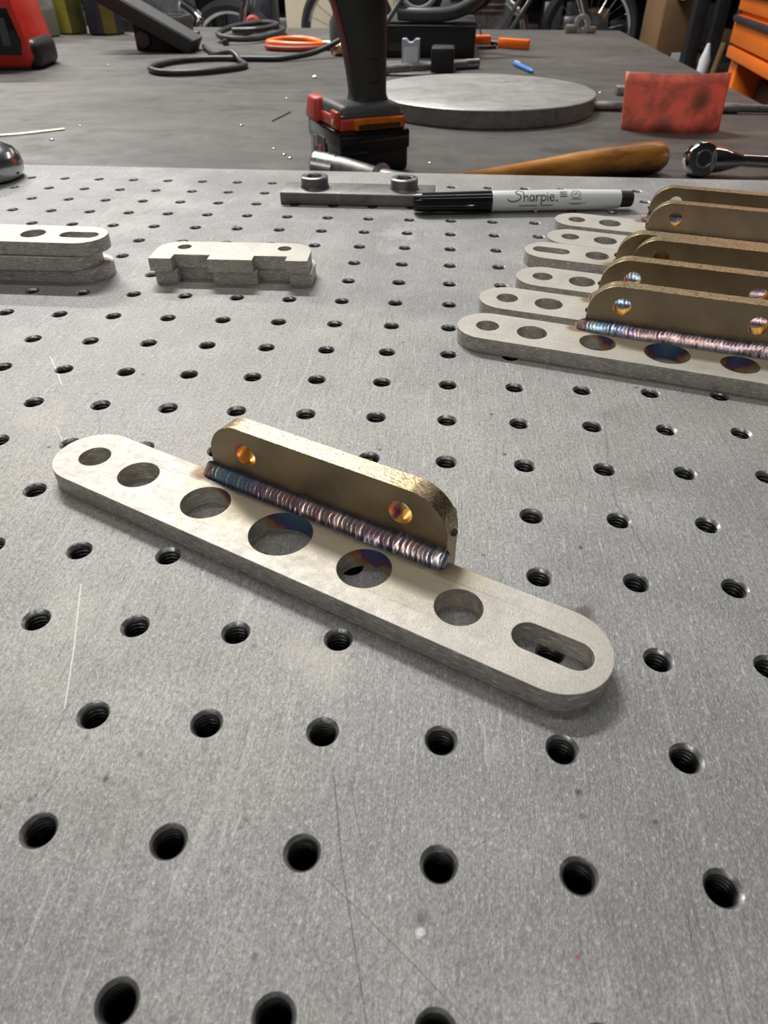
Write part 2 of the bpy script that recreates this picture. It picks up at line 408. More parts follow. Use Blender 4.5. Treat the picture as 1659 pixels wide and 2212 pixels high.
M['wall'] = simple('grey_wall_paint', (.10, .10, .105), .8, 0, .3, 1.5)
M['ceil'] = simple('white_ceiling_paint', (.22, .22, .22), .8, 0, .1, 2)
def wood():
    t = NT('oiled_hickory')
    g = t.noise(60, 5, .65, t.co((.16, 1, 1)), .8); k = t.noise(22, 4, .6, t.co((.7, 1, 1), loc=(2, 0, 0)), .5)
    c = t.ramp(g, [(.28, (.14, .05, .012)), (.5, (.42, .17, .035)), (.72, (.60, .29, .07))])
    z = t.xyz()[2]
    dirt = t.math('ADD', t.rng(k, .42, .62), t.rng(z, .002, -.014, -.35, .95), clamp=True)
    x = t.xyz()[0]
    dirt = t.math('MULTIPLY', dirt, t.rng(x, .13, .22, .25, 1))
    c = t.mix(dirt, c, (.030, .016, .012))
    t.out(c, t.rng(k, .3, .7, .22, .36), 0); t.bump(g, .2, .001)
    return t.m
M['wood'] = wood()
def redsheet():
    t = NT('worn_red_sheet')
    a = t.noise(44, 5, .7, None, .3)
    c = t.mix(t.rng(a, .46, .64, 0, .7), (1., .34, .25), (.52, .20, .17))
    for (x, z, r) in [(.026, .037, .015), (-.016, .003, .017)]:
        d = t.n('ShaderNodeVectorMath', {0: t.co((1, 0, 1)), 1: (x, 0, z)}, operation='DISTANCE').outputs['Value']
        c = t.mix(t.rng(d, r * .3, r * 1.15, .62, 0), c, (.13, .095, .095))
    t.out(c, .55, 0); t.bump(t.noise(400, 3), .1, .0005)
    tr = t.n('ShaderNodeBsdfTranslucent', {'Color': c}); mx = t.n('ShaderNodeMixShader', {0: .35, 1: t.b.outputs[0], 2: tr.outputs[0]})
    t.L.new(mx.outputs[0], t.N['Material Output'].inputs[0])
    return t.m
M['redsheet'] = redsheet()
def clear():
    t = NT('cloudy_clear_plastic')
    t.out((.55, .57, .52), .25, 0, Transmission_Weight=.75, IOR=1.3)
    return t.m
M['clear'] = clear()

# ================================================================== mesh helpers
def link(name, me, mats, parent=None, loc=None, rot=None):
    o = bpy.data.objects.new(name, me); COL.objects.link(o)
    if mats is not None:
        for m in (mats if isinstance(mats, (list, tuple)) else [mats]): me.materials.append(M[m] if isinstance(m, str) else m)
    if parent: o.parent = parent
    if loc: o.location = loc
    if rot: o.rotation_euler = rot
    return o
def thing(name, label, cat, loc=(0, 0, 0), rz=0, group=None, rot=None):
    o = bpy.data.objects.new(name, None); COL.objects.link(o); o.empty_display_size = .02
    o.location = loc; o.rotation_euler = rot if rot else (0, 0, rz)
    o['label'] = label; o['category'] = cat
    if group: o['group'] = group
    return o
def tag(o, label, cat, group=None):
    o['label'] = label; o['category'] = cat
    if group: o['group'] = group
    return o
def mesh(name, V, F, smooth=False, auto=None):
    me = bpy.data.meshes.new(name); me.from_pydata([tuple(v) for v in V], [], F); me.update()
    if smooth or auto:
        me.polygons.foreach_set('use_smooth', [True] * len(me.polygons))
    if auto: me.set_sharp_from_angle(angle=auto)
    return me
class MB:
    """collects primitive pieces of ONE part"""
    def __init__(s): s.b = bmesh.new()
    def box(s, lo, hi, bev=0., seg=2, rot=None, piv=None, taper=None):
        bb = bmesh.new(); bmesh.ops.create_cube(bb, size=1)
        c = [(a + b) / 2 for a, b in zip(lo, hi)]; d = [b - a for a, b in zip(lo, hi)]
        for v in bb.verts: v.co = Vector((c[i] + v.co[i] * d[i] for i in range(3)))
        if taper:
            for v in bb.verts:
                if v.co.z > c[2]: v.co.x = c[0] + (v.co.x - c[0]) * taper[0]; v.co.y = c[1] + (v.co.y - c[1]) * taper[1]
        if bev: bmesh.ops.bevel(bb, geom=bb.edges[:], offset=bev, segments=seg, profile=.5, affect='EDGES')
        if rot is not None:
            p = Vector(piv if piv else c)
            bmesh.ops.transform(bb, matrix=Matrix.Translation(p) @ rot.to_4x4() @ Matrix.Translation(-p), verts=bb.verts)
        s._add(bb); return s
    def _add(s, bb):
        me = bpy.data.meshes.new('t'); bb.to_mesh(me); bb.free(); s.b.from_mesh(me); bpy.data.meshes.remove(me)
    def lathe(s, prof, n=32, mat=None, cap=True):
        """prof: list of (r, z); mat: 4x4"""
        bb = bmesh.new(); rings = []
        for r, z in prof:
            if r < 1e-7: rings.append([bb.verts.new((0, 0, z))])
            else: rings.append([bb.verts.new((r * math.cos(2 * PI * k / n), r * math.sin(2 * PI * k / n), z)) for k in range(n)])
        for A, B in zip(rings, rings[1:]):
            for k in range(n):
                q = [A[k % len(A)], A[(k + 1) % len(A)], B[(k + 1) % len(B)], B[k % len(B)]]
                u = []
                for v in q:
                    if v not in u: u.append(v)
                if len(u) > 2: bb.faces.new(u)
        if cap:
            if len(rings[0]) > 1: bb.faces.new(rings[0][::-1])
            if len(rings[-1]) > 1: bb.faces.new(rings[-1])
        if mat is not None: bmesh.ops.transform(bb, matrix=mat, verts=bb.verts)
        s._add(bb); return s
    def tube(s, pts, r, n=10, closed=False, flat=1.):
        pts = [Vector(p) for p in pts]; m = len(pts); bb = bmesh.new(); rings = []; up = Vector((0, 0, 1))
        for i, p in enumerate(pts):
            a = pts[(i - 1) % m] if closed or i > 0 else p; b = pts[(i + 1) % m] if closed or i < m - 1 else p
            t = (b - a).normalized()
            if i == 0: side = t.cross(up) if abs(t.z) < .95 else t.cross(Vector((1, 0, 0)))
            else: side = side - t * side.dot(t)
            side.normalize(); q = side.cross(t)
            rr = r[i] if isinstance(r, (list, tuple)) else r
            rings.append([bb.verts.new(p + (side * math.cos(2 * PI * k / n) + q * flat * math.sin(2 * PI * k / n)) * rr) for k in range(n)])
        prs = list(zip(rings, rings[1:])) + ([(rings[-1], rings[0])] if closed else [])
        for A, B in prs:
            for k in range(n): bb.faces.new((A[k], A[(k + 1) % n], B[(k + 1) % n], B[k]))
        if not closed: bb.faces.new(rings[0][::-1]); bb.faces.new(rings[-1])
        bmesh.ops.recalc_face_normals(bb, faces=bb.faces)
        s._add(bb); return s
    def prism(s, poly, z0, z1, axis='z', bev=0., mat=None):
        bb = bmesh.new(); vs = [bb.verts.new((x, y, z0)) for x, y in poly]; f = bb.faces.new(vs)
        r = bmesh.ops.extrude_face_region(bb, geom=[f]); 
        bmesh.ops.translate(bb, vec=(0, 0, z1 - z0), verts=[v for v in r['geom'] if isinstance(v, bmesh.types.BMVert)])
        bmesh.ops.recalc_face_normals(bb, faces=bb.faces)
        if bev: bmesh.ops.bevel(bb, geom=bb.edges[:], offset=bev, segments=2, profile=.5, affect='EDGES')
        if axis == 'y': bmesh.ops.transform(bb, matrix=Matrix.Rotation(PI / 2, 4, 'X') @ Matrix.Scale(1, 4), verts=bb.verts)
        if axis == 'x': bmesh.ops.transform(bb, matrix=Matrix(((0, 0, 1, 0), (1, 0, 0, 0), (0, 1, 0, 0), (0, 0, 0, 1))), verts=bb.verts)
        if mat is not None: bmesh.ops.transform(bb, matrix=mat, verts=bb.verts)
        s._add(bb); return s
    def build(s, name, mats, parent=None, auto=.6, loc=None, rot=None):
        me = bpy.data.meshes.new(name); s.b.to_mesh(me); s.b.free()
        me.polygons.foreach_set('use_smooth', [True] * len(me.polygons)); me.set_sharp_from_angle(angle=auto)
        return link(name, me, mats, parent, loc, rot)
def axmat(p, d):
    """matrix taking local +z to direction d at p"""
    d = Vector(d).normalized(); return Matrix.Translation(Vector(p)) @ d.to_track_quat('Z', 'Y').to_matrix().to_4x4()
def arc(cx, cy, r, a0, a1, n):
    return [(cx + r * math.cos(a0 + (a1 - a0) * k / n), cy + r * math.sin(a0 + (a1 - a0) * k / n)) for k in range(n + 1)]
def spline(pts, n=8, closed=False):
    P = [Vector(p) for p in pts]; m = len(P); out = []
    for i in range(m if closed else m - 1):
        a = P[(i - 1) % m] if closed or i else P[i]; b = P[i]; c = P[(i + 1) % m]; d = P[(i + 2) % m] if closed or i < m - 2 else c
        for k in range(n):
            t = k / n; out.append(.5 * ((2 * b) + (c - a) * t + (2 * a - 5 * b + 4 * c - d) * t * t + (3 * b - a - 3 * c + d) * t ** 3))
    if not closed: out.append(P[-1])
    return out
DG = None
def cut_plate(name, outline, holes, z0, z1, bevel=.00015):
    """flat plate with through holes: slot 0 faces, slot 1 rim, slot 2 hole walls"""
    cu = bpy.data.curves.new(name, 'CURVE'); cu.dimensions = '2D'; cu.fill_mode = 'BOTH'
    for poly in [outline] + holes:
        sp = cu.splines.new('POLY'); sp.points.add(len(poly) - 1)
        for p, q in zip(sp.points, poly): p.co = (q[0], q[1], 0, 1)
        sp.use_cyclic_u = True
    cu.extrude = (z1 - z0) / 2 - bevel; cu.bevel_depth = bevel; cu.bevel_resolution = 1; cu.offset = -bevel
    o = bpy.data.objects.new('tmp', cu); COL.objects.link(o)
    dg = bpy.context.evaluated_depsgraph_get(); dg.update()
    me = bpy.data.meshes.new_from_object(o.evaluated_get(dg)); me.name = name
    bpy.data.objects.remove(o); me.materials.clear()
    me.transform(Matrix.Translation((0, 0, (z0 + z1) / 2)))
    hc = [(sum(p[0] for p in h) / len(h), sum(p[1] for p in h) / len(h), max(math.dist(p, (sum(q[0] for q in h) / len(h), sum(q[1] for q in h) / len(h))) for p in h)) for h in holes]
    for p in me.polygons:
        if abs(p.normal.z) > .85: p.material_index = 0
        else:
            inside = any(math.dist(p.center[:2], (a, b)) < r * 1.06 for a, b, r in hc)
            p.material_index = 2 if inside else 1
        p.use_smooth = True
    me.set_sharp_from_angle(angle=.38)
    return me
def ribbon(strokes, fn, wd):
    """strokes: 2-D polylines; fn maps (x,y) to 3-D"""
    V, F = [], []
    for st in strokes:
        P = [Vector((x, y, 0)) for x, y in st]
        for a, b in zip(P, P[1:]):
            d = (b - a)
            if d.length < 1e-9: continue
            d.normalize(); nrm = Vector((-d.y, d.x, 0)) * wd / 2; e = d * wd * .35
            i = len(V); V += [fn((a - e + nrm).x, (a - e + nrm).y), fn((a - e - nrm).x, (a - e - nrm).y), fn((b + e - nrm).x, (b + e - nrm).y), fn((b + e + nrm).x, (b + e + nrm).y)]
            F.append((i, i + 1, i + 2, i + 3))
    return mesh('print', V, F)

# ================================================================== room
FL = -0.91
def slab(name, lo, hi, m, bev=0):
    o = MB().box(lo, hi, bev).build(name, m); o['kind'] = 'structure'; return o
X0, X1, Y0, Y1 = -6.0, 5.0, -3.0, 9.0
slab('floor', (X0, Y0, FL - .1), (X1, Y1, FL), 'floor')
slab('ceiling', (X0, Y0, CEIL), (X1, Y1, CEIL + .1), 'ceil')
slab('wall_back', (X0, Y1, FL), (X1, Y1 + .1, CEIL), 'wall')
slab('wall_front', (X0, Y0 - .1, FL), (X1, Y0, CEIL), 'wall')
slab('wall_left', (X0 - .1, Y0, FL), (X0, Y1, CEIL), 'wall')
slab('wall_right', (X1, Y0, FL), (X1 + .1, Y1, CEIL), 'wall')
LAMP_AT = ['directly above the drilled plate', 'above the far half of the bench', 'beyond the bench on the left', 'beyond the bench on the right', 'before the back shelving',
           'well behind the viewer on the left', 'just behind the viewer on the right']
for k, (x, y, L, W, P) in enumerate(STRIPS):
    t = thing('ceiling_light', 'strip light under the ceiling ' + LAMP_AT[k], 'light', (x, y, CEIL), 0, 'ceiling strip lights')
    MB().box((-L / 2 - .03, -W / 2 - .03, -.06), (L / 2 + .03, W / 2 + .03, 0), .004).build('housing', 'cream', t)

# ================================================================== steel bench behind and under the fixture plate
B0 = -0.060
bench = thing('steel_bench', 'long dark steel welding bench carrying the drilled plate and the tools', 'workbench', (0, 1.0, FL))
def local(o, base): return tuple(a - b for a, b in zip(o, base))
BX0, BX1, BY0, BY1 = -1.75, .485, -.35, 2.42
MB().box((BX0, BY0 - 1.0, B0 - .016 - FL), (BX1, BY1 - 1.0, B0 - FL), .002).build('tabletop', 'bench', bench)
for x in (BX0 + .08, BX1 - .08):
    for y in (BY0 + .1, (BY0 + BY1) / 2, BY1 - .1):
        MB().box((x - .038, y - 1.038, 0), (x + .038, y - .962, B0 - .016 - FL), .003).build('leg', 'frame', bench)
for x in (BX0 + .08, BX1 - .08):
    MB().box((x - .02, BY0 - .9, B0 - .10 - FL), (x + .02, BY1 - 1.1, B0 - .016 - FL), .002).build('apron', 'frame', bench)

# ================================================================== drilled fixture plate
SP = .0254
def make_plate():
    V, F, MI = [], [], []
    i0, i1, j0, j1 = -17, 15, -5, 18
    xa, xb, ya, yb = -.4600, .4080, -.1600, .4935
    zt, zb = 0., -.0127
    RC, RB = .00365, .00265           # countersink mouth, minor bore
    def addring(cx, cy, r, z, n):
        b = len(V)
        for k in range(n):
            a = 2 * PI * k / n + PI / n * 0; rr = r(a) if callable(r) else r
            V.append((cx + rr * math.cos(a), cy + rr * math.sin(a), z))
        return b
    def band(a, b, n, mi):
        for k in range(n): F.append((a + k, a + (k + 1) % n, b + (k + 1) % n, b + k)); MI.append(mi)
    for j in range(j0, j1 + 1):
        for i in range(i0, i1 + 1):
            cx, cy = i * SP, j * SP
            near = j <= 6 and -7 <= i <= 6; mid = -14 <= i <= 10 and j >= 0
            n = 48 if near else (24 if mid else 16)
            sq = len(V)
            for k in range(n):
                a = 2 * PI * k / n; c, s = math.cos(a), math.sin(a); m = SP / 2 / max(abs(c), abs(s))
                V.append((cx + m * c, cy + m * s, zt))
            rr = random.Random(i * 91 + j * 7)
            r1 = addring(cx, cy, RC, zt, n); band(r1, sq, n, 0)
            r2 = addring(cx, cy, RC - .00012, -.00006, n); band(r2, r1, n, 0)
            zc = -.0010; rc = RB + .00025
            prev = addring(cx, cy, rc, zc, n); band(prev, r2, n, 1)
            if near or (mid and j < 12):
                pitch = .00127; steps = 7 if near else 4; turns = 5 if near else 3
                ph0 = rr.random()
                for q in range(1, steps * turns + 1):
                    z = zc - q * pitch / steps
                    def rf(a, z=z):
                        u = (z / pitch - a / (2 * PI) + ph0) % 1.0
                        tri = abs(u * 2 - 1); tri = min(1, max(0, (tri - .12) / .76))
                        fade = min(1, (zc - z) / pitch * 1.2)
                        return RB + .00058 * tri * (.35 + .65 * fade)
                    nx = addring(cx, cy, rf, z, n); band(nx, prev, n, 1); prev = nx
            nx = addring(cx, cy, RB, -.0080, n); band(nx, prev, n, 1); prev = nx
            nx = addring(cx, cy, RB, zb, n); band(nx, prev, n, 1)
            sqb = len(V)
            for k in range(n):
                a = 2 * PI * k / n; c, s = math.cos(a), math.sin(a); m = SP / 2 / max(abs(c), abs(s))
                V.append((cx + m * c, cy + m * s, zb))
            band(sqb, nx, n, 0)
    gx0, gx1, gy0, gy1 = (i0 - .5) * SP, (i1 + .5) * SP, (j0 - .5) * SP, (j1 + .5) * SP
    def quad(p): b = len(V); V.extend(p); F.append((b, b + 1, b + 2, b + 3)); MI.append(0)
    for z, up in ((zt, 1), (zb, 0)):
        for (a, b, c, d) in ((xa, ya, gx0, yb), (gx1, ya, xb, yb), (gx0, ya, gx1, gy0), (gx0, gy1, gx1, yb)):
            q = [(a, b, z), (c, b, z), (c, d, z), (a, d, z)]; quad(q if up else q[::-1])
    quad([(xa, ya, zb), (xb, ya, zb), (xb, ya, zt), (xa, ya, zt)]); quad([(xb, yb, zb), (xa, yb, zb), (xa, yb, zt), (xb, yb, zt)])
    quad([(xa, yb, zb), (xa, ya, zb), (xa, ya, zt), (xa, yb, zt)]); quad([(xb, ya, zb), (xb, yb, zb), (xb, yb, zt), (xb, ya, zt)])
    me = bpy.data.meshes.new('drilled_top'); me.from_pydata(V, [], F); me.update()
    me.polygons.foreach_set('material_index', MI)
    sm = [mi == 1 for mi in MI]; me.polygons.foreach_set('use_smooth', sm)
    return me
fp = thing('fixture_plate', 'light grey steel plate with a grid of threaded holes in the foreground', 'plate', (0, 0, B0))
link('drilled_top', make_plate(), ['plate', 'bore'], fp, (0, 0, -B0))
for y in (-.13, .15, .44):
    MB().box((-.44, y - .02, 0), (.39, y + .02, .0472), .001).build('riser_bar', 'frame', fp)

# ================================================================== welded brackets
T = .00635
H = [(0, .00485), (.01884, .0062), (.0455, .0072), (.0723, .0088), (.0990, .00715), (.1258, .0060)]
def circ(cx, cy, r, n=40): return arc(cx, cy, r, 0, 2 * PI, n)[:-1]
outline = arc(0, 0, .0127, PI / 2, PI * 1.5, 28) + arc(.1507, 0, .0127, -PI / 2, PI / 2, 28)
slot = arc(.1440, 0, .0042, PI / 2, PI * 1.5, 16) + arc(.1550, 0, .0042, -PI / 2, PI / 2, 16)
bar_me = cut_plate('flat_bar', outline, [circ(x, 0, r) for x, r in H] + [slot], 0, T)
def ragged(me, amp=.00006):
    """slightly ragged burr along the sawn rim"""
    for v in me.vertices:
        k = mnoise.noise(Vector((v.co.x * 420, v.co.y * 420, 3))) + .5 * mnoise.noise(Vector((v.co.x * 1400, v.co.y * 1400, 9)))
        if v.co.z > T * .9: v.co.z += amp * k
    return me
BW, BH, BR = .0780, .0252, .0116
def blank_outline(x0):
    o = [(BW, .0), (BW, BH - BR)] + arc(BW - BR, BH - BR, BR, 0, PI / 2, 14)[1:] + arc(BR, BH - BR, BR, PI / 2, PI, 14) + \
        [(0, 0), (.0112, 0), (.0112, .0060), (.0290, .0060), (.0290, 0), (.0510, 0), (.0510, .0060), (.0672, .0060), (.0672, 0)]
    return [(x + x0, y) for x, y in o]
fx0, fx1 = .0381, .0381 + BW
fin_me = cut_plate('upright_plate', blank_outline(fx0), [circ(fx0 + .0134, .0171, .0035, 32), circ(fx0 + .0642, .0171, .0035, 32)], 0, T)
# stand it up behind the bar: local y -> z, so the front face is at y = 12.7 mm, flush against the back edge of the bar
fin_me.transform(Matrix(((1, 0, 0, 0), (0, 0, -1, .0127 + T), (0, 1, 0, 0), (0, 0, 0, 1))))
fin_me.update()
def weld_mesh(front=True, seed=0):
    rnd = random.Random(seed); V, F = [], []; nA = 18; u = .0345 if front else .0430; end = .1176; st = .00016; rows = 0
    phase = 0.; pitch = .00145
    while u < end:
        w = rows * st; tl = min(1, (u - .0345) / .0050) if front else min(1, (u - .0430) / .002); tr = min(1, (end - u) / .0018)
        env = math.sqrt(max(0, 1 - (1 - max(0, tl)) ** 2)) * math.sqrt(max(0, 1 - (1 - max(0, tr)) ** 2)); env = max(env, .03)
        leg = .0041 + .0003 * mnoise.noise(Vector((u * 180, seed, 0))) + .00012 * mnoise.noise(Vector((u * 700, seed, 4)))
        off = .0003 * mnoise.noise(Vector((u * 90, seed + 7, 0)))
        for k in range(nA + 1):
            a = k / nA                       # 0 on the bar, 1 up on the fin
            th = a * PI / 2
            bow = .5 * (math.cos((a - .5) * PI)) # convexity
            base = Vector((-(leg + off) * (1 - a), (leg - off) * a)) * env
            n = Vector((-1, 1)).normalized()
            ph = ((u + .0013 * (math.cos((a - .5) * PI) ** 1.0)) / pitch + .35 * mnoise.noise(Vector((u * 260, seed, 2)))) % 1.0
            saw = (ph ** 1.6)
            rip = .00006 * (saw - .5) * math.cos((a - .5) * PI * .96)
            ht = (.00022 * math.cos((a - .5) * PI) * env + rip * env)
            p = base + n * ht
            if front: V.append((u, .0127 + p.x, T + p.y))
            else: V.append((u, .0127 - p.x * .0, T + p.y))
        if rows:
            b = (rows - 1) * (nA + 1); c = rows * (nA + 1)
            for k in range(nA): F.append((b + k, c + k, c + k + 1, b + k + 1))
        rows += 1; u += st
    me = mesh('weld_bead', V, F, smooth=True)
    return me
weld_meshes = [weld_mesh(True, s) for s in (1, 2, 3)]
bar_w_me = ragged(bar_me.copy()); bar_b_me = ragged(bar_me.copy())
for m in ('bar_w', 'edge_w', 'edge_w'): bar_w_me.materials.append(M[m])
for m in ('bar', 'edge', 'edge'): bar_b_me.materials.append(M[m])
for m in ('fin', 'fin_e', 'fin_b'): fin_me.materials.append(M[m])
for wm in weld_meshes: wm.materials.append(M['weld'])
nubL = MB().lathe([(0, -.0006), (.0009, -.0004), (.0011, .0002), (.0007, .0009), (0, .0010)], 12).build('cut_nub', 'nub')
nub_me = nubL.data; bpy.data.objects.remove(nubL)
def bracket(label, loc, deg, group=None, seed=0, flip=False):
    """loc: centre of the first hole (for flip: of the slot) at bench level; deg: direction of the row of holes"""
    t = thing('welded_bracket', label, 'bracket', loc, math.radians(deg), group)
    for nm, me in (('base_bar', bar_w_me), ('upright_plate', fin_me), ('weld_bead', weld_meshes[seed % 3])):
        link(nm, me, None, t)
    for x, z, s in ((fx0, .0125, -1), (fx1, .0135, 1)):
        n = link('cut_nub', nub_me, None, t, (x, .0165, z), (0, s * PI / 2, 0))
    return t
def bracket_rev(label, loc, deg, group=None, seed=0):
    """the same bracket turned end for end: loc is the centre of its slot, its upright stands on the near edge"""
    a = math.radians(deg)
    return bracket(label, (loc[0] + .1495 * math.cos(a), loc[1] + .1495 * math.sin(a), loc[2]), deg + 180, group, seed)
E1 = .00003
bracket('welded steel bracket with rainbow weld lying alone in the middle of the drilled plate', (-.1103, .1119, E1), -25.43, None, 0)
G = 'welded brackets in a row at the right'
bracket('frontmost welded bracket of the row at the right, its bright weld in full view', (.0160, .2183, E1), -15.9, G, 1)
bracket('second welded bracket from the front of the row, directly behind the frontmost one', (.0260, .2486, E1), -15.9, G, 2)
bracket('third welded bracket from the front of the row, just in front of the slotted-end one', (0.04462, 0.27647, E1), -15.9, G, 0)
bracket_rev('welded bracket of the row turned so its slotted end points left', (0.05278, 0.31402, E1), -15.9, G, 1)
bracket('welded bracket just behind the slotted-end one, second from the back of the row', (0.06566, 0.33711, E1), -15.9, G, 2)
bracket('rearmost welded bracket of the row, nearest the marker tip', (0.07338, 0.36830, E1), -15.9, G, 0)

# ================================================================== loose flat bars stacked at the left
G = 'flat bars stacked at the left'
for k, (x, y, dz, a, lab) in enumerate([
        (-.1712, .2775, 0, -1.0, 'bottom flat bar of the three stacked at the left edge, sticking out furthest'),
        (-.1755, .2765, T + .0001, .6, 'middle flat bar of the three stacked at the left edge, set back'),
        (-.1708, .2784, 2 * T + .0003, -.2, 'top flat bar of the three stacked at the left edge, slot and hole in view')]):
    # x, y: tip of the slotted end
    a = math.radians(a); L = .1634
    o = link('flat_bar', bar_b_me, None, None, (x - L * math.cos(a), y - L * math.sin(a), dz + E1), (0, 0, a))
    tag(o, lab, 'flat bar', G)

# ================================================================== two notched blanks
blank_me = cut_plate('notched_blank', blank_outline(0), [circ(.0134, .0171, .0034, 28), circ(.0642, .0171, .0034, 28)], 0, T)
for m in ('bar', 'edge', 'edge'): blank_me.materials.append(M[m])
G = 'notched blanks stacked in two'
for k, (x, y, z, a, lab) in enumerate([(-.1458, .2688, 0, 1.0, 'lower of the two notched blanks stacked left of centre'),
                                       (-.1472, .2672, T + .0001, 1.6, 'upper of the two notched blanks, its pair of holes in view')]):
    o = link('notched_blank', blank_me, None, None, (x, y, z + E1), (0, 0, math.radians(a))); tag(o, lab, 'steel blank', G)

# ================================================================== grey block with two bosses
t = thing('boss_block', 'dark grey flat steel block with two round bosses, left of the marker', 'steel block', (-.1110, .4070, 0))
MB().box((0, 0, E1), (.1000, .0254, .0074), .0006, 3).build('block', 'block', t)
MB().box((.0004, -.0001, .0067), (.0996, .0003, .00735), .0001, 1).build('worn_edge', 'block_edge', t)
for x in (.0207, .0797):
    b = MB().lathe([(.0096, .0074), (.0091, .0082), (.0089, .0095), (.0089, .0134), (.0084, .0138), (.0052, .0138), (.0048, .0132), (.0048, .0090), (0, .0090)], 40, Matrix.Translation((x, .0150, 0)), cap=False).build('boss', ['block'], t)
    MB().lathe([(.0085, .01385), (.0082, .01402), (.0055, .01402), (.0050, .0135)], 40, Matrix.Translation((x, .0150, 0)), cap=False).build('bright_rim', 'steel', b)

# ================================================================== marker pen
mk = thing('marker_pen', 'white and black permanent marker lying in front of the grey block', 'marker', (-.0240, .3950, .0063), math.radians(8.0))
RX = Matrix.Rotation(PI / 2, 4, 'Y')
MB().lathe([(0, 0), (.0046, .0002), (.0052, .0010), (.0055, .0060), (.0061, .0475), (.0061, .0490)], 48, RX).build('cap', 'gloss_black', mk)
MB().lathe([(.0058, .0490), (.0060, .0500), (.0060, .1050), (.0055, .1280), (.0053, .1308)], 48, RX).build('barrel', 'white', mk)
MB().lathe([(.0048, .1308), (.0048, .1325), (.0046, .1385), (.0040, .1392), (0, .1392)], 40, RX).build('end_plug', 'black', mk)
MB().tube([(.002, -.0066, -.0008), (.006, -.0078, -.0010), (.030, -.0082, -.0010), (.0465, -.0077, -.0010), (.0478, -.0066, -.0008)], [.0008, .0013, .0014, .0013, .0008], 10).build('pocket_clip', 'gloss_black', mk)
# lettering, hand drawn strokes: units of letter height
def glyphs():
    S_ = []
    S_.append([(1.05, 1.12), (.95, 1.25), (.70, 1.28), (.45, 1.15), (.42, .95), (.60, .80), (.85, .68), (.92, .50), (.82, .30), (.55, .16), (.20, .08), (-.15, .10), (-.35, .22), (-.40, .30)])
    S_.append([(1.18, 1.15), (1.22, .60), (1.24, .10)]); S_.append([(1.24, .40), (1.42, .62), (1.58, .58), (1.62, .30), (1.64, .10)])
    S_.append([(2.20, .60), (1.98, .66), (1.82, .45), (1.86, .18), (2.05, .10), (2.20, .30), (2.22, .62), (2.28, .10)])
    S_.append([(2.46, .66), (2.50, .10)]); S_.append([(2.50, .42), (2.66, .66), (2.84, .62)])
    S_.append([(2.98, .66), (3.00, -.28)]); S_.append([(3.00, .50), (3.20, .68), (3.42, .55), (3.42, .25), (3.22, .10), (3.00, .22)])
    S_.append([(3.62, .64), (3.64, .10)]); S_.append([(3.60, .86), (3.64, .90)])
    S_.append([(3.86, .36), (4.26, .44), (4.22, .62), (4.02, .68), (3.86, .50), (3.86, .26), (4.02, .10), (4.32, .18)])
    S_.append([(4.52, .10), (4.58, .16), (4.60, .10), (4.54, .08)])
    return S_
def onbarrel(R0):
    def f(sx, sy):        # sx along the axis (m), sy around (m), 0 = camera-facing line
        a = math.radians(128) + (-(sy) / R0) ; r = R0 + .00006
        return (sx, r * math.cos(a), r * math.sin(a))
    return f
U = .0062
strokes = [[(.0610 + x * U, -.0010 - .0026 + y * U) for x, y in (( (a, b) for a, b in st))] for st in glyphs()]
def subdiv(st, n=4):
    o = []
    for a, b in zip(st, st[1:]):
        for k in range(n): o.append((a[0] + (b[0] - a[0]) * k / n, a[1] + (b[1] - a[1]) * k / n))
    return o + [st[-1]]
fb = onbarrel(.0060)
fb2 = lambda x, y: (lambda q: q)(fb(x, y))
def flipy(fn): return lambda x, y: fn(x, -y + 2 * 0)
camface = math.radians(215)   # angle (from +y towards +z) that looks up and towards the viewer is 90..180
def onb(x, y):
    a = math.radians(140) - y / .0060; r = .00608
    return (x, r * math.cos(a), r * math.sin(a))
link('lettering', ribbon([subdiv(s) for s in strokes], onb, .00062), 'ink', mk)
small = []
for row, (xa, xb_, yy) in enumerate([(.066, .077, -.0056), (.080, .087, -.0056)]): small.append([(xa, yy), (xb_, yy)])
for yy in (-.0005, .0010, .0025): small.append([(.0915, yy), (.0955, yy)])
link('small_print', ribbon([subdiv(s) for s in small], onb, .0009), 'greyink', mk)
em = [[(.1015 + .0029 * math.cos(a * PI / 10), .0010 + .0026 * math.sin(a * PI / 10)) for a in range(21)],
      [(.1000, .0016), (.1008, .0004), (.1018, .0020), (.1030, .0006)], [(.0985, -.0022), (.1050, -.0022)], [(.0965, -.0045), (.1075, -.0045)], [(.0985, -.0052), (.1045, -.0052)]]
link('emblem', ribbon([subdiv(s) for s in em], onb, .0005), 'greyink', mk)

# ================================================================== polished steel dolly at the left edge
t = thing('steel_dolly', 'polished rounded steel block cut by the left edge, on the drilled plate', 'metal dolly', (-.3375, .4520, 0))
MB().lathe([(0, E1), (.0220, E1), (.0262, .0014), (.0285, .0050), (.0290, .0090), (.0282, .0140), (.0250, .0185), (.0195, .0213), (.0180, .0219), (0, .0222)], 64).build('body', 'bright', t)
MB().lathe([(.0184, .0218), (.0180, .0224), (.0150, .0228), (0, .0229)], 64).build('crown', 'chrome', t)

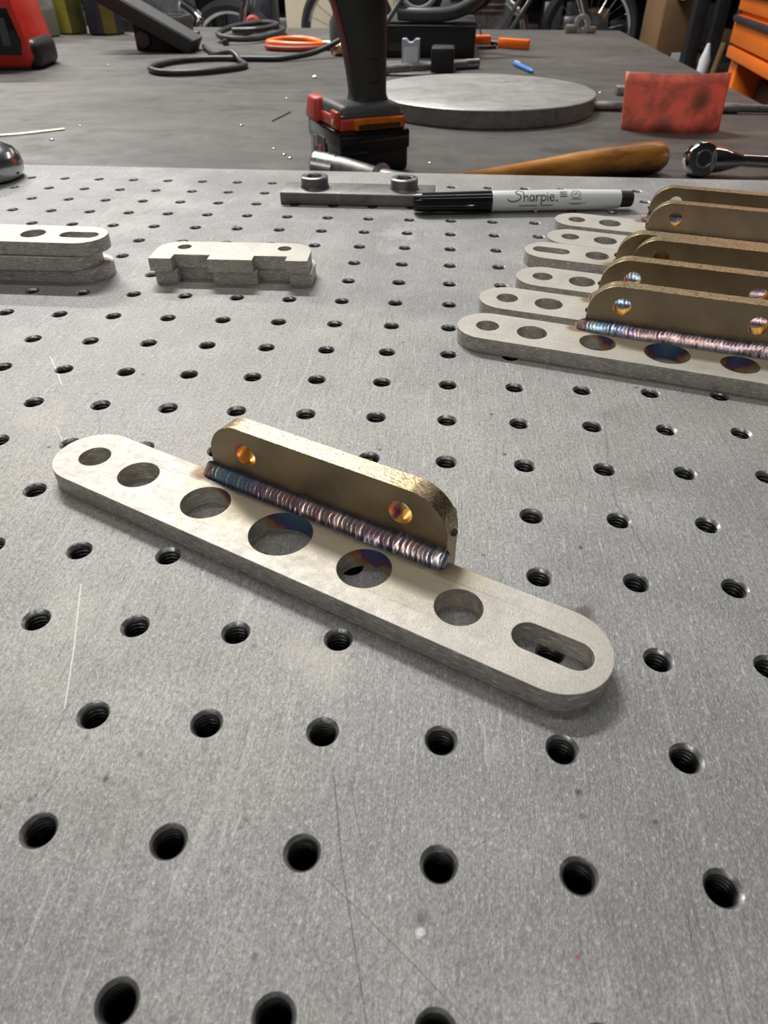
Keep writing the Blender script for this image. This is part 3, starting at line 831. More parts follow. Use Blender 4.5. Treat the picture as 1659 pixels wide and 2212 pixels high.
# ================================================================== cordless drill standing on its battery
dr = thing('cordless_drill', 'black and red cordless drill standing on its battery behind the plate', 'drill', (-.1140, .7230, B0), math.radians(28))
bat = MB().box((0, 0, 0), (.078, .104, .036), .005, 3).box((-.001, -.001, .022), (.079, .105, .041), .003, 2).build('battery', 'gloss_black', dr)
MB().box((-.0018, .046, .006), (.0002, .086, .030), .0008, 1).build('battery_label', 'dkgrey', bat)
MB().box((-.0024, .070, .016), (-.0015, .084, .028), .0003, 1).build('badge', 'greybox', bat)
MB().box((-.0027, .078, .0175), (-.0020, .083, .0265), .0002, 1).build('red_mark', 'redband', bat)
MB().box((-.0024, .058, .012), (-.0015, .066, .020), .0003, 1).build('red_mark', 'redband', bat)
MB().box((.008, -.0016, .020), (.030, .0002, .0225), .0004, 1).build('battery_ridge', 'black', bat)
MB().box((.002, .004, .041), (.076, .100, .0535), .003, 3, taper=(.985, .98)).build('red_band', 'redband', dr)
ft = MB().prism([(.004, .006), (.074, .006), (.074, .094), (.004, .094)], .052, .0555, bev=.001).box((.003, .005, .050), (.075, .097, .0640), .005, 3, taper=(.90, .90)).build('foot', 'dkgrey', dr)
MB().box((.016, -.0012, .0425), (.071, .0045, .0525), .0012, 2).build('amber_strip', 'amber', dr)
MB().box((.020, -.0020, .0435), (.067, .0000, .0478), .0006, 2).build('smoked_lens', 'smoke', dr)
MB().box((-.0022, .006, .0430), (.004, .026, .0600), .003, 2).build('side_catch', 'redband', dr)
MB().lathe([(0, 0), (.0026, 0), (.0026, .0012), (0, .0014)], 20, axmat((-.0020, .014, .050), (-1, 0, 0))).build('screw', 'brass', dr)
MB().box((-.004, .066, .041), (.016, .1056, .0640), .004, 3, taper=(.75, .7)).build('rear_corner', 'redband', dr)
# grip: elliptical column leaning a little
def grip_ring(z):
    k = min(1.3, max(0, (z - .064) / .085)) ** 1.5
    cx = .0475 - .0060 * k; cy = .042 + .006 * k
    rx = .0192 + .0088 * k + (.004 * (1 - (z - .062) / .006) if z < .068 else 0); ry = .0205 + .006 * k
    return cx, cy, rx, ry
GV, GF = [], []; zs = [.062, .0635, .066, .070] + [.074 + .005 * k for k in range(22)]; n = 40
for z in zs:
    cx, cy, rx, ry = grip_ring(z)
    for k in range(n): a = 2 * PI * k / n; GV.append((cx + rx * math.copysign(abs(math.cos(a)) ** .85, math.cos(a)), cy + ry * math.copysign(abs(math.sin(a)) ** .85, math.sin(a)), z))
for r in range(len(zs) - 1):
    for k in range(n): GF.append((r * n + k, r * n + (k + 1) % n, (r + 1) * n + (k + 1) % n, (r + 1) * n + k))
link('grip', mesh('grip', GV, GF, smooth=True), 'grip', dr)
SV, SF = [], []; zz = [.0840 + .004 * k for k in range(24)]
for q, z in enumerate(zz):
    cx, cy, rx, ry = grip_ring(z); wdt = min(1, q / 8) * (6 + 9 * min(1.2, max(0, (z - .100) / .045))); mid = 206 - 24 * min(1.3, max(0, z - .085) / .06)
    for e in range(5):
        a = math.radians(mid - wdt + 2 * wdt * e / 4); rr = 1.025
        SV.append((cx + rr * rx * math.copysign(abs(math.cos(a)) ** .85, math.cos(a)), cy + rr * ry * math.copysign(abs(math.sin(a)) ** .85, math.sin(a)), z))
for r in range(len(zz) - 1):
    for e in range(4): SF.append((r * 5 + e, r * 5 + e + 1, (r + 1) * 5 + e + 1, (r + 1) * 5 + e))
link('grip_stripe', mesh('grip_stripe', SV, SF, smooth=True), 'dullred', dr)
for z, w_ in ((.0985, .4), (.0850, .4)):
    cx, cy, rx, ry = grip_ring(z)
    MB().tube([(cx + (rx + .0001) * math.cos(a), cy + (ry + .0001) * math.sin(a), z + .004 * math.sin((a - 3.7) * 2) * (1 if z > .09 else -1)) for a in [3.7 + .1 * k for k in range(21)]], .0006, 6).build('grip_seam', 'black', dr)
MB().box((.040, -.004, .158), (.056, .020, .186), .005, 3).build('trigger', 'dullred', dr)
MB().lathe([(0, -.055), (.026, -.055), (.030, -.050), (.032, -.02), (.032, .055), (.028, .068), (.020, .074), (0, .074)], 40, axmat((.0415, .060, .212), (0, 1, 0))).build('motor_housing', 'redband', dr)
MB().lathe([(.027, 0), (.027, .012), (.022, .016), (.021, .040), (.016, .050), (.006, .052), (0, .052)], 36, axmat((.0415, .006, .212), (0, -1, 0))).build('chuck', 'dkgrey', dr)

# ================================================================== hammer
hd = Vector((.2290 - (-.0300), .7735 - .6480, 0)); hl = hd.length; ha = math.atan2(hd.y, hd.x)
hm = thing('hammer', 'hammer with oiled wooden handle lying behind the drilled plate', 'hammer', (-.0300, .6480, B0 + .0162), ha)
hp = [(r_, x_) for x_, r_ in [(0, .0085), (.05, .0090), (.09, .0100), (.13, .0118), (.18, .0142), (.23, .0158), (.265, .0160), (.280, .0150), (.2865, .0115), (.2880, .0)]]
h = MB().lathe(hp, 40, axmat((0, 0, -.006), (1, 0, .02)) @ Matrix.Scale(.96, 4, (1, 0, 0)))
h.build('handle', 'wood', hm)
hb = MB().lathe([(.0105, 0), (.0120, .010), (.0110, .030), (.0105, .045), (.0150, .0485)], 32, axmat((-.012, -.026, .000), (-.40, .92, 0)), cap=True)
hb.build('head', 'dull', hm)
hb = MB().lathe([(.0060, -.002), (.0085, .010), (.0110, .045), (.0132, .075), (.0132, .085)], 32, axmat((-.006, .004, -.004), (-.62, .77, .04)), cap=True).build('neck', 'dull', hm)
MB().lathe([(0, -.0125), (.0125, -.0125), (.0145, -.0110), (.0145, .0110), (.0120, .0125), (0, .0125)], 40, axmat((-.0690, .0800, .0000), (.72, -.50, -.10))).build('face_drum', 'steel', hm)

# ================================================================== ratchet wrench
rt = thing('ratchet_wrench', 'chrome ratchet wrench at the right edge, head beside the hammer handle end', 'wrench', (.2640, .7600, B0), math.radians(6))
RXm = axmat((0, 0, .0160), (0, -1, .28))
MB().lathe([(0, -.010), (.0150, -.010), (.0165, -.008), (.0170, .006), (.0155, .0085), (0, .0090)], 48, RXm).build('head', 'chrome', rt)
MB().lathe([(.0085, .0090), (.0090, .0100), (.0075, .0102), (.0070, .0094)], 40, RXm, cap=False).build('selector_ring', 'steel', rt)
MB().lathe([(0, .0090), (.0068, .0091), (.0068, .0094), (0, .0095)], 40, RXm).build('cover_plate', 'chest_dk', rt)
MB().tube([(.010, 0, .0160), (.022, 0, .0158), (.034, 0, .0150), (.046, 0, .0145)], [.0162, .0148, .0105, .0066], 24, flat=.8).build('neck', 'chrome', rt)
MB().tube([(.044, 0, .0146), (.10, 0, .0120), (.14, 0, .0115), (.15, 0, .0115)], [.0060, .0062, .0066, .0066], 24).tube([(.148, 0, .0115), (.153, 0, .0115), (.21, 0, .0115), (.222, 0, .0115)], [.0070, .0095, .0105, .0080], 24).build('handle', 'chrome', rt)
MB().tube([(.012, -.0105, .0190), (.018, -.0120, .0150), (.020, -.0115, .0100)], [.0022, .0030, .0020], 12).build('lever', 'steel', rt)

# ================================================================== round steel disc
t = thing('steel_disc', 'large round grey steel disc lying flat behind the drill', 'steel disc', (.0450, 1.1480, B0))
MB().lathe([(.1655, 0), (.1680, .0012), (.1680, .0222), (.1665, .0232)], 128, cap=False).build('rim', 'disc_edge', t)
MB().lathe([(.1667, .0230), (.1660, .0234), (.08, .0234), (0, .0234)], 128, cap=False).build('top_face', 'disc', t)
sc = [[(.0 + .010 * math.cos(a), .008 * math.sin(a)) for a in [.7 + .25 * k for k in range(19)]], [(.012, -.006), (.020, .006), (.022, -.004), (.034, .006)], [(.022, -.004), (.044, .008)]]
link('pencil_scribble', ribbon(sc, lambda x, y: (.0080 + x, -.0680 + y * 2.0, .02352), .0009), 'greyink', t)
# ================================================================== extension bar behind the red sheet
t = thing('extension_bar', 'thin steel bar running behind the curved red sheet', 'steel bar', (.1900, 1.1350, B0 + .0066), math.radians(-1.5))
MB().lathe([(0, .018), (.0050, .018), (.0062, .022), (.0062, .062), (.0045, .066), (.0045, .200), (.0060, .206), (.0066, .215), (.0066, .228), (.0052, .232), (.0052, .34), (0, .34)], 28, RX).build('shaft', 'dull', t)
# ================================================================== curved red sheet
RV, RF = [], []
nC, nZ = 28, 6; ang0, ang1 = math.radians(226), math.radians(314); Rr = .0935
for side, rr in ((0, Rr), (1, Rr - .0012)):
    for q in range(nZ + 1):
        for k in range(nC + 1):
            a = ang0 + (ang1 - ang0) * k / nC; z = .0660 * q / nZ + 0
            RV.append((rr * math.cos(a) * (1 + .03 * q / nZ) - .09 * z, rr * math.sin(a) * .80 + .068, z))
Nn = (nC + 1) * (nZ + 1)
for q in range(nZ):
    for k in range(nC):
        a = q * (nC + 1) + k; RF.append((a, a + 1, a + nC + 2, a + nC + 1)); RF.append((Nn + a, Nn + a + nC + 1, Nn + a + nC + 2, Nn + a + 1))
for k in range(nC): RF.append((k, Nn + k, Nn + k + 1, k + 1)); a = nZ * (nC + 1) + k; RF.append((a, a + 1, Nn + a + 1, Nn + a))
for q in range(nZ):
    a = q * (nC + 1); RF.append((a, a + nC + 1, Nn + a + nC + 1, Nn + a)); a += nC; RF.append((a, Nn + a, Nn + a + nC + 1, a + nC + 1))
o = link('red_sheet', mesh('red_sheet', RV, RF, smooth=True), 'redsheet', None, (.2935, .9870, B0), (0, 0, math.radians(2)))
tag(o, 'curved worn red sheet with black smudges standing upright on the bench', 'red sheet')

# ================================================================== things on the far half of the bench
t = thing('tool_case', 'open black box standing on the bench behind the drill', 'box', (-.1150, 1.8300, B0))
MB().box((-.090, -.095, 0), (.162, .090, .066), .004).build('body', 'black', t)
MB().box((-.088, -.0965, .056), (.160, -.0945, .059), .0004, 1).build('seam', 'dkgrey', t)
MB().box((-.03, -.0975, .012), (.04, -.0950, .030), .001, 1).build('latch', 'gloss_black', t)
t = thing('round_fan_housing', 'dark round housing with a pale ring on top of the black box', 'housing', (-.0800, 1.8000, B0 + .0662))
MB().lathe([(0, -.030), (.045, -.030), (.052, -.020), (.052, .010), (.046, .020), (.030, .022), (.028, .004), (0, .002)], 40, axmat((0, 0, .050), (0, -1, .30))).build('housing', 'rubber', t)
MB().lathe([(.034, .020), (.043, .020), (.044, .024), (.040, .028), (.036, .028), (.034, .024)], 40, axmat((0, 0, .050), (0, -1, .30)), cap=False).build('pale_ring', 'greybox', t)
t = thing('draped_hose', 'thick dark hose draped over the right half of the black box', 'hose', (-.0200, 1.8000, B0 + .0662))
MB().tube(spline([(-.100, -.075, .014), (-.040, -.082, .012), (.020, -.070, .016), (.070, -.030, .040), (.105, .010, .090), (.120, .03, .14)], 8), .013, 14).build('outer_hose', 'cable', t)
MB().tube(spline([(.045, .06, .012), (.085, .04, .030), (.120, .02, .075), (.150, .01, .13)], 8), .010, 12).build('inner_hose', 'rubber', t)
t = thing('bent_rod', 'dark bent rod leaning on the black box, beside the drill grip', 'rod', (-.1900, 1.7150, B0))
MB().tube(spline([(0, 0, .005), (.018, -.002, .030), (.050, 0, .070), (.085, .010, .115)], 6), .0048, 10).build('rod', 'dkgrey', t)
t = thing('grey_notch_block', 'small grey plastic block with a notched top in front of the black box', 'plastic block', (-.0985, 1.5050, B0))
MB().prism([(0, 0), (.0335, 0), (.0335, .050), (.0255, .050), (.0200, .0445), (.0130, .0445), (.0080, .050), (0, .050)], -.022, 0, 'y', .001).build('body', 'greybox', t)
MB().box((.003, -.0006, .004), (.0305, .0004, .038), .0006, 1).build('front_panel', 'paper', t)
t = thing('dark_round_plate', 'dark round plate lying before the black box under the grey block', 'round plate', (-.0950, 1.6000, B0 + .0001))
MB().lathe([(0, 0), (.100, 0), (.104, .003), (.100, .0040), (0, .0041)], 56).build('plate', 'block', t)
t.location.z = B0 - .0 ; t.location.y = 1.56
for o_ in list(bpy.data.objects):
    if o_.name == 'grey_notch_block': o_.location.z = B0 + .0042
t = thing('clamp_rod', 'short steel rod with a black clamp block before the black box', 'rod', (-.1500, 1.4550, B0))
MB().tube([(0, 0, .0085), (.100, .060, .0085), (.195, .120, .0085)], [.0085, .0085, .0085], 16).build('rod', 'dull', t)
MB().tube([(.175, .1075, .0085), (.200, .1232, .0085)], .0092, 16).build('bright_tip', 'steel', t)
MB().box((.108, .025, .0), (.152, .085, .043), .004).build('clamp_block', 'black', t)
t = thing('orange_driver', 'orange handled screwdriver at the right of the black box', 'screwdriver', (.0600, 1.9700, B0 + .0105), math.radians(-28))
MB().box((.055, -.008, -.010), (.135, .008, .010), .004).build('handle', 'orange', t)
MB().tube([(.0, 0, 0), (.030, 0, 0), (.056, 0, -.001)], [.004, .006, .005], 12).build('shank', 'black', t)
t = thing('orange_clamp', 'small orange clamp touching the right end of the black box', 'clamp', (.0700, 1.9400, B0))
MB().box((-.020, -.010, .006), (.020, .010, .026), .005).build('jaw', 'orange', t)
MB().tube(spline([(-.015, -.012, .004), (.0, -.030, .004), (.028, -.020, .004), (.03, 0, .005)], 5), .0035, 8).build('cord', 'black', t)
MB().tube([(-.004, 0, .022), (-.010, 0, .045)], .0022, 8).build('pin', 'dull', t)
t = thing('blue_pen', 'small blue plastic pen lying behind the steel disc', 'pen', (.1265, 1.6300, B0 + .0042), math.radians(-77))
MB().lathe([(0, 0), (.0036, .001), (.0040, .004), (.0040, .110), (.0022, .122), (0, .125)], 16, RX).build('barrel', 'blue', t)
MB().box((.004, -.001, .0038), (.040, .001, .0055), .0004, 1).build('clip', 'paper', t)
# air tool behind the drill grip
t = thing('air_tool', 'black and steel air tool with yellow collar behind the drill grip', 'air tool', (-.2500, 1.8000, B0))
MB().lathe([(.026, 0), (.030, .004), (.030, .060), (.022, .072), (.018, .100), (.010, .108), (0, .108)], 28).build('body', 'dkgrey', t)
MB().tube([(-.028, 0, .118), (-.006, -.004, .100), (.004, -.006, .092)], [.010, .009, .008], 12).build('inlet', 'black', t)
MB().lathe([(.010, 0), (.013, .004), (.013, .018), (.010, .022)], 20, axmat((.018, -.03, .030), (.2, -.1, 1))).build('collar', 'yellow', t)
MB().lathe([(0, 0), (.012, 0), (.014, .012), (.014, .030), (.010, .036), (0, .036)], 20, axmat((.018, -.034, .012), (-1, -.3, 0))).build('coupling', 'brass', t)
# pliers with orange grips
t = thing('orange_pliers', 'orange and black looped pliers handles lying on the bench left of the drill', 'pliers', (-.3750, 1.8600, B0))
MB().tube(spline([(-.066, .010, .014), (-.040, .055, .016), (.005, .070, .016), (.045, .045, .014), (.068, .000, .012)], 7), .0065, 10).build('upper_grip', 'orange', t)
MB().tube(spline([(-.064, .006, .013), (-.045, -.016, .014), (.0, -.030, .013), (.045, -.022, .012), (.070, -.004, .011)], 7), .0065, 10).build('lower_grip', 'orange', t)
MB().tube(spline([(-.066, .002, .006), (-.048, -.026, .006), (.0, -.042, .006), (.045, -.032, .006), (.072, -.010, .006)], 7), .0060, 10).build('grip_underside', 'dullred', t)
MB().tube([(.070, .004, .010), (.092, -.006, .010), (.118, -.018, .009)], [.010, .011, .006], 14).build('jaws', 'steel', t)
# cable
def onb_(p): return (p[0], p[1], B0 + p[2])
cbl = MB().tube([onb_(p) for p in spline([(-.250, 1.742, .030), (-.300, 1.700, .012), (-.360, 1.650, .006), (-.430, 1.640, .006), (-.520, 1.630, .006), (-.580, 1.570, .006), (-.590, 1.480, .006),
      (-.540, 1.420, .006), (-.470, 1.440, .006), (-.415, 1.520, .006), (-.440, 1.600, .006), (-.470, 1.650, .016), (-.520, 1.700, .007), (-.560, 1.780, .006), (-.590, 1.850, .006)], 8)], .0055, 12).build('black_cable', 'cable')
tag(cbl, 'black cable looping over the bench from the pedal to the drill', 'cable')
cb2 = MB().tube([onb_(p) for p in spline([(-.560, 1.930, .006), (-.585, 2.060, .006), (-.560, 2.240, .008), (-.520, 2.300, .010), (-.475, 2.240, .012), (-.465, 2.100, .012), (-.500, 1.990, .010), (-.560, 1.960, .013),
      (-.600, 2.020, .018), (-.590, 2.180, .022), (-.530, 2.260, .024), (-.480, 2.180, .024), (-.500, 2.060, .024), (-.570, 2.050, .022)], 8)], .0068, 10).build('coiled_cable', 'cable')
tag(cb2, 'coiled black cable at the foot of the pedal, near the bench far edge', 'cable')
cb3 = MB().tube([onb_(p) for p in spline([(-.700, 2.060, .005), (-.760, 2.060, .005), (-.840, 2.100, .005), (-.850, 2.180, .005), (-.780, 2.200, .005), (-.700, 2.180, .005)], 8)], .0048, 10).build('thin_cable', 'cable')
tag(cb3, 'thin dark cable loop half under the pedal on its left', 'cable')
# foot pedal: tilted slab on its base
t = thing('foot_pedal', 'dark grey welding foot pedal tilted up on the bench', 'foot pedal', (-.6900, 1.8100, B0 + .0145), math.radians(4))
Rp = Matrix.Rotation(math.radians(27.5), 3, 'Y')
MB().box((-.115, -.050, .028), (.105, .050, .058), .003, rot=Rp, piv=(0, 0, .047)).build('tread', 'rubber', t)
MB().box((-.115, -.046, .058), (.105, .050, .0600), .0005, rot=Rp, piv=(0, 0, .047)).build('tread_top', 'dkgrey', t)
MB().prism([(-.05, -.0145), (.07, -.0145), (.07, -.004), (.0, .018), (-.05, .045)], -.035, -.005, 'y', .002).build('base', 'rubber', t)
MB().lathe([(.0, 0), (.016, 0), (.016, .008), (0, .010)], 20, axmat((-.030, .005, .008), (0, -1, 0))).build('knob', 'dkgrey', t)
t = thing('grey_bin', 'low dark grey metal tray behind the foot pedal', 'tray', (-.9700, 2.300, B0))
MB().box((-.040, -.05, 0), (.20, .06, .005), .001).box((-.040, -.05, .005), (.20, -.044, .036), .001).box((-.040, .054, .005), (.20, .06, .036), .001).box((-.040, -.044, .005), (-.034, .054, .036), .001).box((.194, -.044, .005), (.20, .054, .036), .001).build('tray', 'dkgrey', t)
# bottles and cans
def bottle(name, label, cat, x, y, r, h, m, extra=None):
    t = thing(name, label, cat, (x, y, B0)); n = 36
    MB().lathe([(0, 0), (r * .92, 0), (r, .004), (r, h * .78), (r * .8, h * .86), (r * .36, h * .92), (r * .34, h), (0, h)], n).build('body', m, t)
    return t
t = bottle('clear_bottle', 'cloudy clear plastic bottle beside the red tool', 'bottle', -1.1230, 2.1150, .052, .190, 'clear')
MB().lathe([(.046, .004), (.046, .060), (.0, .060)], 30).build('liquid', 'olive', t)
MB().lathe([(.020, .176), (.022, .180), (.022, .205), (0, .206)], 20).build('cap', 'black', t)
t = bottle('yellow_can', 'yellow and olive spray can between clear bottle and dark can', 'spray can', -1.0650, 2.1950, .038, .200, 'olive')
MB().lathe([(.0384, .006), (.0386, .150)], 30, cap=False).build('label_wrap', 'olive', t)
V_, F_ = [], []
def wrap(t, r, z0, z1, a0, a1, m, name):
    V, F = [], []
    for k in range(13):
        a = math.radians(a0 + (a1 - a0) * k / 12); V += [(r * math.cos(a), r * math.sin(a), z0), (r * math.cos(a), r * math.sin(a), z1)]
    for k in range(12): F.append((2 * k, 2 * k + 2, 2 * k + 3, 2 * k + 1))
    return link(name, mesh(name, V, F, smooth=True), m, t)
wrap(t, .0390, .004, .150, 205, 290, 'yellow', 'label_stripe')
t = bottle('dark_can', 'dark blue spray can with an olive stripe left of the foot pedal', 'spray can', -.9650, 2.1900, .0475, .210, 'navy')
wrap(t, .0480, .004, .160, 285, 325, 'mustard', 'label_stripe')
# red tool at the left edge
t = thing('red_power_tool', 'red tool with black vents cut by the left edge of the photo', 'power tool', (-.8900, 1.5400, B0), math.radians(8))
MB().prism([(-.16, .004), (.050, .004), (.062, .020), (.052, .075), (.045, .140), (-.16, .140)], -.075, .075, 'y', .008).build('body', 'red', t)
MB().prism([(-.13, .030), (.040, .026), (.046, .046), (.036, .100), (-.13, .100)], -.0010, .0015, 'y', .0005, Matrix.Translation((0, -.0755, 0))).build('vent_panel', 'gloss_black', t)
for k in range(5):
    MB().box((-.10 + .028 * k, -.0785, .040), (-.085 + .028 * k, -.0768, .084), .0006, 1).build('vent_rib', 'dkgrey', t)
MB().box((.038, -.07, 0), (.072, .05, .050), .016, 4).build('rubber_bumper', 'black', t)
MB().box((-.16, -.070, 0), (.05, .070, .006), .002).build('sole', 'black', t)
t = thing('steel_fitting', 'small bright steel clamp fitting at the far edge of the bench below the spoked wheel', 'fitting', (.3600, 2.3300, B0))
MB().lathe([(.012, -.012), (.022, -.012), (.022, .012), (.012, .012), (.012, -.012)], 24, axmat((0, 0, .022), (0, 1, .1)), cap=False).build('ring', 'steel', t)
MB().box((-.045, -.012, .0), (-.012, .012, .020), .004).build('lug', 'dull', t)
MB().box((.014, -.010, .0), (.040, .010, .016), .004).build('lug', 'dull', t)
# wires, nuts, chips
o = MB().tube([(-.640, .858, B0 + .0012), (-.560, .893, B0 + .0016), (-.515, .932, B0 + .0012)], .0011, 8).build('brass_rod', 'brass'); tag(o, 'thin copper coloured filler rod on the bench at the left edge', 'filler rod')
o = MB().tube([(-.250, 1.011, B0 + .0009), (-.237, 1.081, B0 + .0009)], .0007, 6).build('wire_snip', 'black'); tag(o, 'short dark wire snip on the bench left of the drill', 'wire')
o = MB().box((.270, 1.270, B0), (.296, 1.292, B0 + .013), .002).build('small_metal_offcut', 'dull'); tag(o, 'small metal offcut just behind the left edge of the red sheet', 'offcut')
chips = [(-.286, .979, 'pale chip on the bench left of the drill battery, in the open middle'), (-.506, .961, 'bright chip on the bench just beyond the copper rod tip'), (-.504, .871, 'tiny chip on the bench right of the copper rod'),
         (-.266, 1.199, 'bright chip on the bench straight left of the drill foot'), (-.214, .847, 'lone chip close left of the battery, furthest from the plate'), (-.195, .817, 'upper chip of the pair left of the battery'),
         (-.185, .800, 'lower chip of the pair left of the battery'), (-.256, 1.426, 'flat pale chip on the bench left of the drill grip'), (-.708, 1.562, 'tiny chip on the bench between red tool and cable'),
         (.249, 1.301, 'tiny chip on the bench right of the steel disc'), (-.068, .781, 'pale chip on the bench at the right foot of the battery'), (-.022, .791, 'pale chip on the bench between battery and hammer handle')]
for k, (x, y, lab) in enumerate(chips):
    r = random.Random(k); s = .0016 + .0012 * r.random() + (.004 if k in (7,) else 0)
    b = MB().box((-s, -s * .8, 0), (s, s * .9, s * .7), s * .2, 1, rot=Matrix.Rotation(r.random(), 3, 'Z'), taper=(.6, .7)).build('metal_chip', 'silverchip', None, loc=(x, y, B0)); tag(b, lab, 'metal chip', 'chips on the bench')

# ================================================================== shop behind the bench
def box_thing(name, label, cat, lo, hi, m, bev=.01, group=None):
    c = ((lo[0] + hi[0]) / 2, (lo[1] + hi[1]) / 2, lo[2])
    t = thing(name, label, cat, c, 0, group)
    MB().box(tuple(a - b for a, b in zip(lo, c)), tuple(a - b for a, b in zip(hi, c)), bev).build('body', m, t); return t
# cream cabinet with door gap
t = box_thing('cream_cabinet', 'cream metal cabinet beyond the bench, behind the drill grip', 'cabinet', (-1.11, 5.45, FL), (-.37, 5.95, .9), 'cream')
MB().box((.135, -.262, .05), (.150, -.248, 1.75), .002).build('door_edge', 'brown', t)
MB().box((-.35, -.258, .05), (.130, -.2505, 1.75), .004).build('door', 'cream', t)
MB().box((.155, -.258, .05), (.35, -.2505, 1.75), .004).build('door', 'cream', t)
# tool chest (right)
tc = thing('tool_chest', 'orange tool chest with dark drawer pulls at the right edge', 'tool chest', (.930, 2.80, -.16), math.radians(-4.9) + PI / 2)
# local x runs away from the camera along the drawer face, local y to the left of it (the face looks towards -x world)
Lc = 1.05
MB().box((-Lc, -.55, .0), (0, -.012, .72), .008).build('carcass', 'chest', tc)
MB().box((-.005, -.55, -.0), (.030, -.004, .74), .006).build('corner_post', 'chest_dk', tc)
zz_ = [(.0, .034), (.040, .118), (.128, .188), (.198, .27), (.28, .38), (.39, .52)]
for (a, b) in zz_:
    d = MB().box((-Lc + .02, -.014, a + .002), (-.010, .004, b), .004).build('drawer', 'chest', tc)
    if b - a > .05: MB().box((-Lc + .03, .004, b - .016), (-.030, .018, b + .001), .005).build('drawer_pull', 'chest_dk', d)
MB().box((-.10, -.55, -.75), (0, -.02, 0), .004).build('lower_side', 'chest', tc)
MB().box((-Lc, -.50, -.75), (-.10, -.10, -.05), .004).build('lower_recess', 'frame', tc)
# cardboard box on a dark shelf
t = box_thing('shelf_stand', 'dark shelf stand beyond the right side of the bench', 'shelf', (.98, 3.9, FL), (1.60, 4.5, -.36), 'frame')
t = thing('cardboard_box', 'tall brown cardboard box beyond the bench, left of the tool chest', 'cardboard box', (1.075, 4.02, -.36), math.radians(14))
MB().box((-.14, -.09, 0), (.045, .10, .42), .004).build('carton', 'card', t)
MB().box((-.055, -.093, .02), (-.010, -.0895, .10), .001, 1).build('paper_label', 'paper', t)
MB().box((.005, -.093, .02), (.040, -.0895, .10), .001, 1).build('paper_label', 'paper', t)
MB().box((-.10, -.16, .33), (.0, -.09, .336), .001, 1, rot=Matrix.Rotation(-.6, 3, 'Y')).build('flap', 'greybox', t)
t = thing('spray_nozzle_bottle', 'small pale bottle standing in the gap beside the tool chest', 'bottle', (.955, 3.10, -.22))
MB().lathe([(0, -.05), (.018, -.05), (.020, -.04), (.020, .02), (.012, .045), (.006, .07), (0, .072)], 20).build('body', 'paper', t)
t = box_thing('parts_stand', 'dark stand holding the small pale bottle beside the chest', 'stand', (.90, 3.03, FL), (1.01, 3.17, -.27), 'frame')
# dark steel posts and rack behind
for k, (x, y, lab) in enumerate([(.965, 3.35, 'dark upright post between cardboard box and tool chest, nearer one'), (1.17, 3.75, 'dark upright post between cardboard box and tool chest, farther one')]):
    o = MB().box((x - .025, y - .03, FL), (x + .025, y + .03, 1.2), .004).build('steel_post', 'frame'); tag(o, lab, 'post', 'posts beside the tool chest')
t = thing('wooden_stick', 'pale wooden handle leaning in the gap left of the tool chest', 'stick', (1.03, 3.25, FL))
MB().tube([(0.02, 0, 0), (-.02, .02, .35), (.06, .10, .74)], .012, 10).build('handle', 'card', t)
t = thing('rag_bundle', 'yellow rag hanging in the dark gap left of the tool chest', 'rag', (1.30, 3.70, -.15))
MB().lathe([(0, -.045), (.016, -.035), (.022, -.01), (.018, .02), (.008, .04), (0, .045)], 14, Matrix.Scale(.6, 4, (1, 0, 0))).build('cloth', 'yellow', t)
# motorcycles on a lift
def wheel(parent, cx, z, R, spokes=28, name='wheel', yy=0):
    W = MB().lathe([(R - .045, -.045), (R - .02, -.055), (R, -.02), (R + .005, 0), (R, .02), (R - .02, .055), (R - .045, .045)], 64, axmat((cx, yy, z), (0, 1, 0)), cap=False).build('tyre', 'tire', parent)
    r = R - .045
    MB().lathe([(r, -.030), (r - .012, -.024), (r - .014, 0), (r - .012, .024), (r, .030)], 64, axmat((cx, yy, z), (0, 1, 0)), cap=False).build('rim', 'chrome', parent)
    MB().lathe([(0, -.05), (.030, -.05), (.030, -.03), (.018, -.02), (.018, .02), (.030, .03), (.030, .05), (0, .05)], 24, axmat((cx, yy, z), (0, 1, 0))).build('hub', 'chrome', parent)
    for k in range(spokes):
        a = 2 * PI * k / spokes; b = a + (.28 if k % 2 else -.28); sy = .035 if (k // 2) % 2 else -.035
        MB().tube([(cx + .028 * math.cos(b), yy + sy, z + .028 * math.sin(b)), (cx + (r - .012) * math.cos(a), yy, z + (r - .012) * math.sin(a))], .0024, 5).build('spoke', 'chrome', parent)
t = thing('motorcycle_lift', 'low dark lift platform beyond the bench under the motorcycles', 'lift', (.6, 5.0, FL))
MB().box((-1.50, -.30, 0), (.85, .30, .34), .01).build('platform', 'frame', t)
mc = thing('motorcycle', 'motorcycle with chrome spoked wheel and black tyre beyond the bench', 'motorcycle', (.81, 5.0, -.565))
wheel(mc, 0, .290, .285)
for s in (-.09, .09):
    MB().tube([(-.0, s, .290), (-.17, s, .66), (-.30, s, .98)], .022, 14).build('fork_leg', 'chrome', mc)
MB().tube([(-.33, -.36, 1.00), (-.30, 0, 1.05), (-.33, .36, 1.00)], .012, 10).build('handlebar', 'chrome', mc)
MB().box((-.16, -.02, .30), (-.04, .06, .38), .02).build('brake_caliper', 'engine', mc)
MB().lathe([(.0, -.004), (.11, -.004), (.11, .004), (0, .004)], 36, axmat((0, -.055, .29), (0, 1, 0))).build('brake_disc', 'engine', mc)
MB().box((-.95, -.14, .14), (-.45, .14, .52), .05, 3).build('engine_block', 'engine', mc)
for k in range(6): MB().box((-.84, -.16, .40 + .028 * k), (-.52, .16, .412 + .028 * k), .004, 1).build('cooling_fin', 'engine', mc)
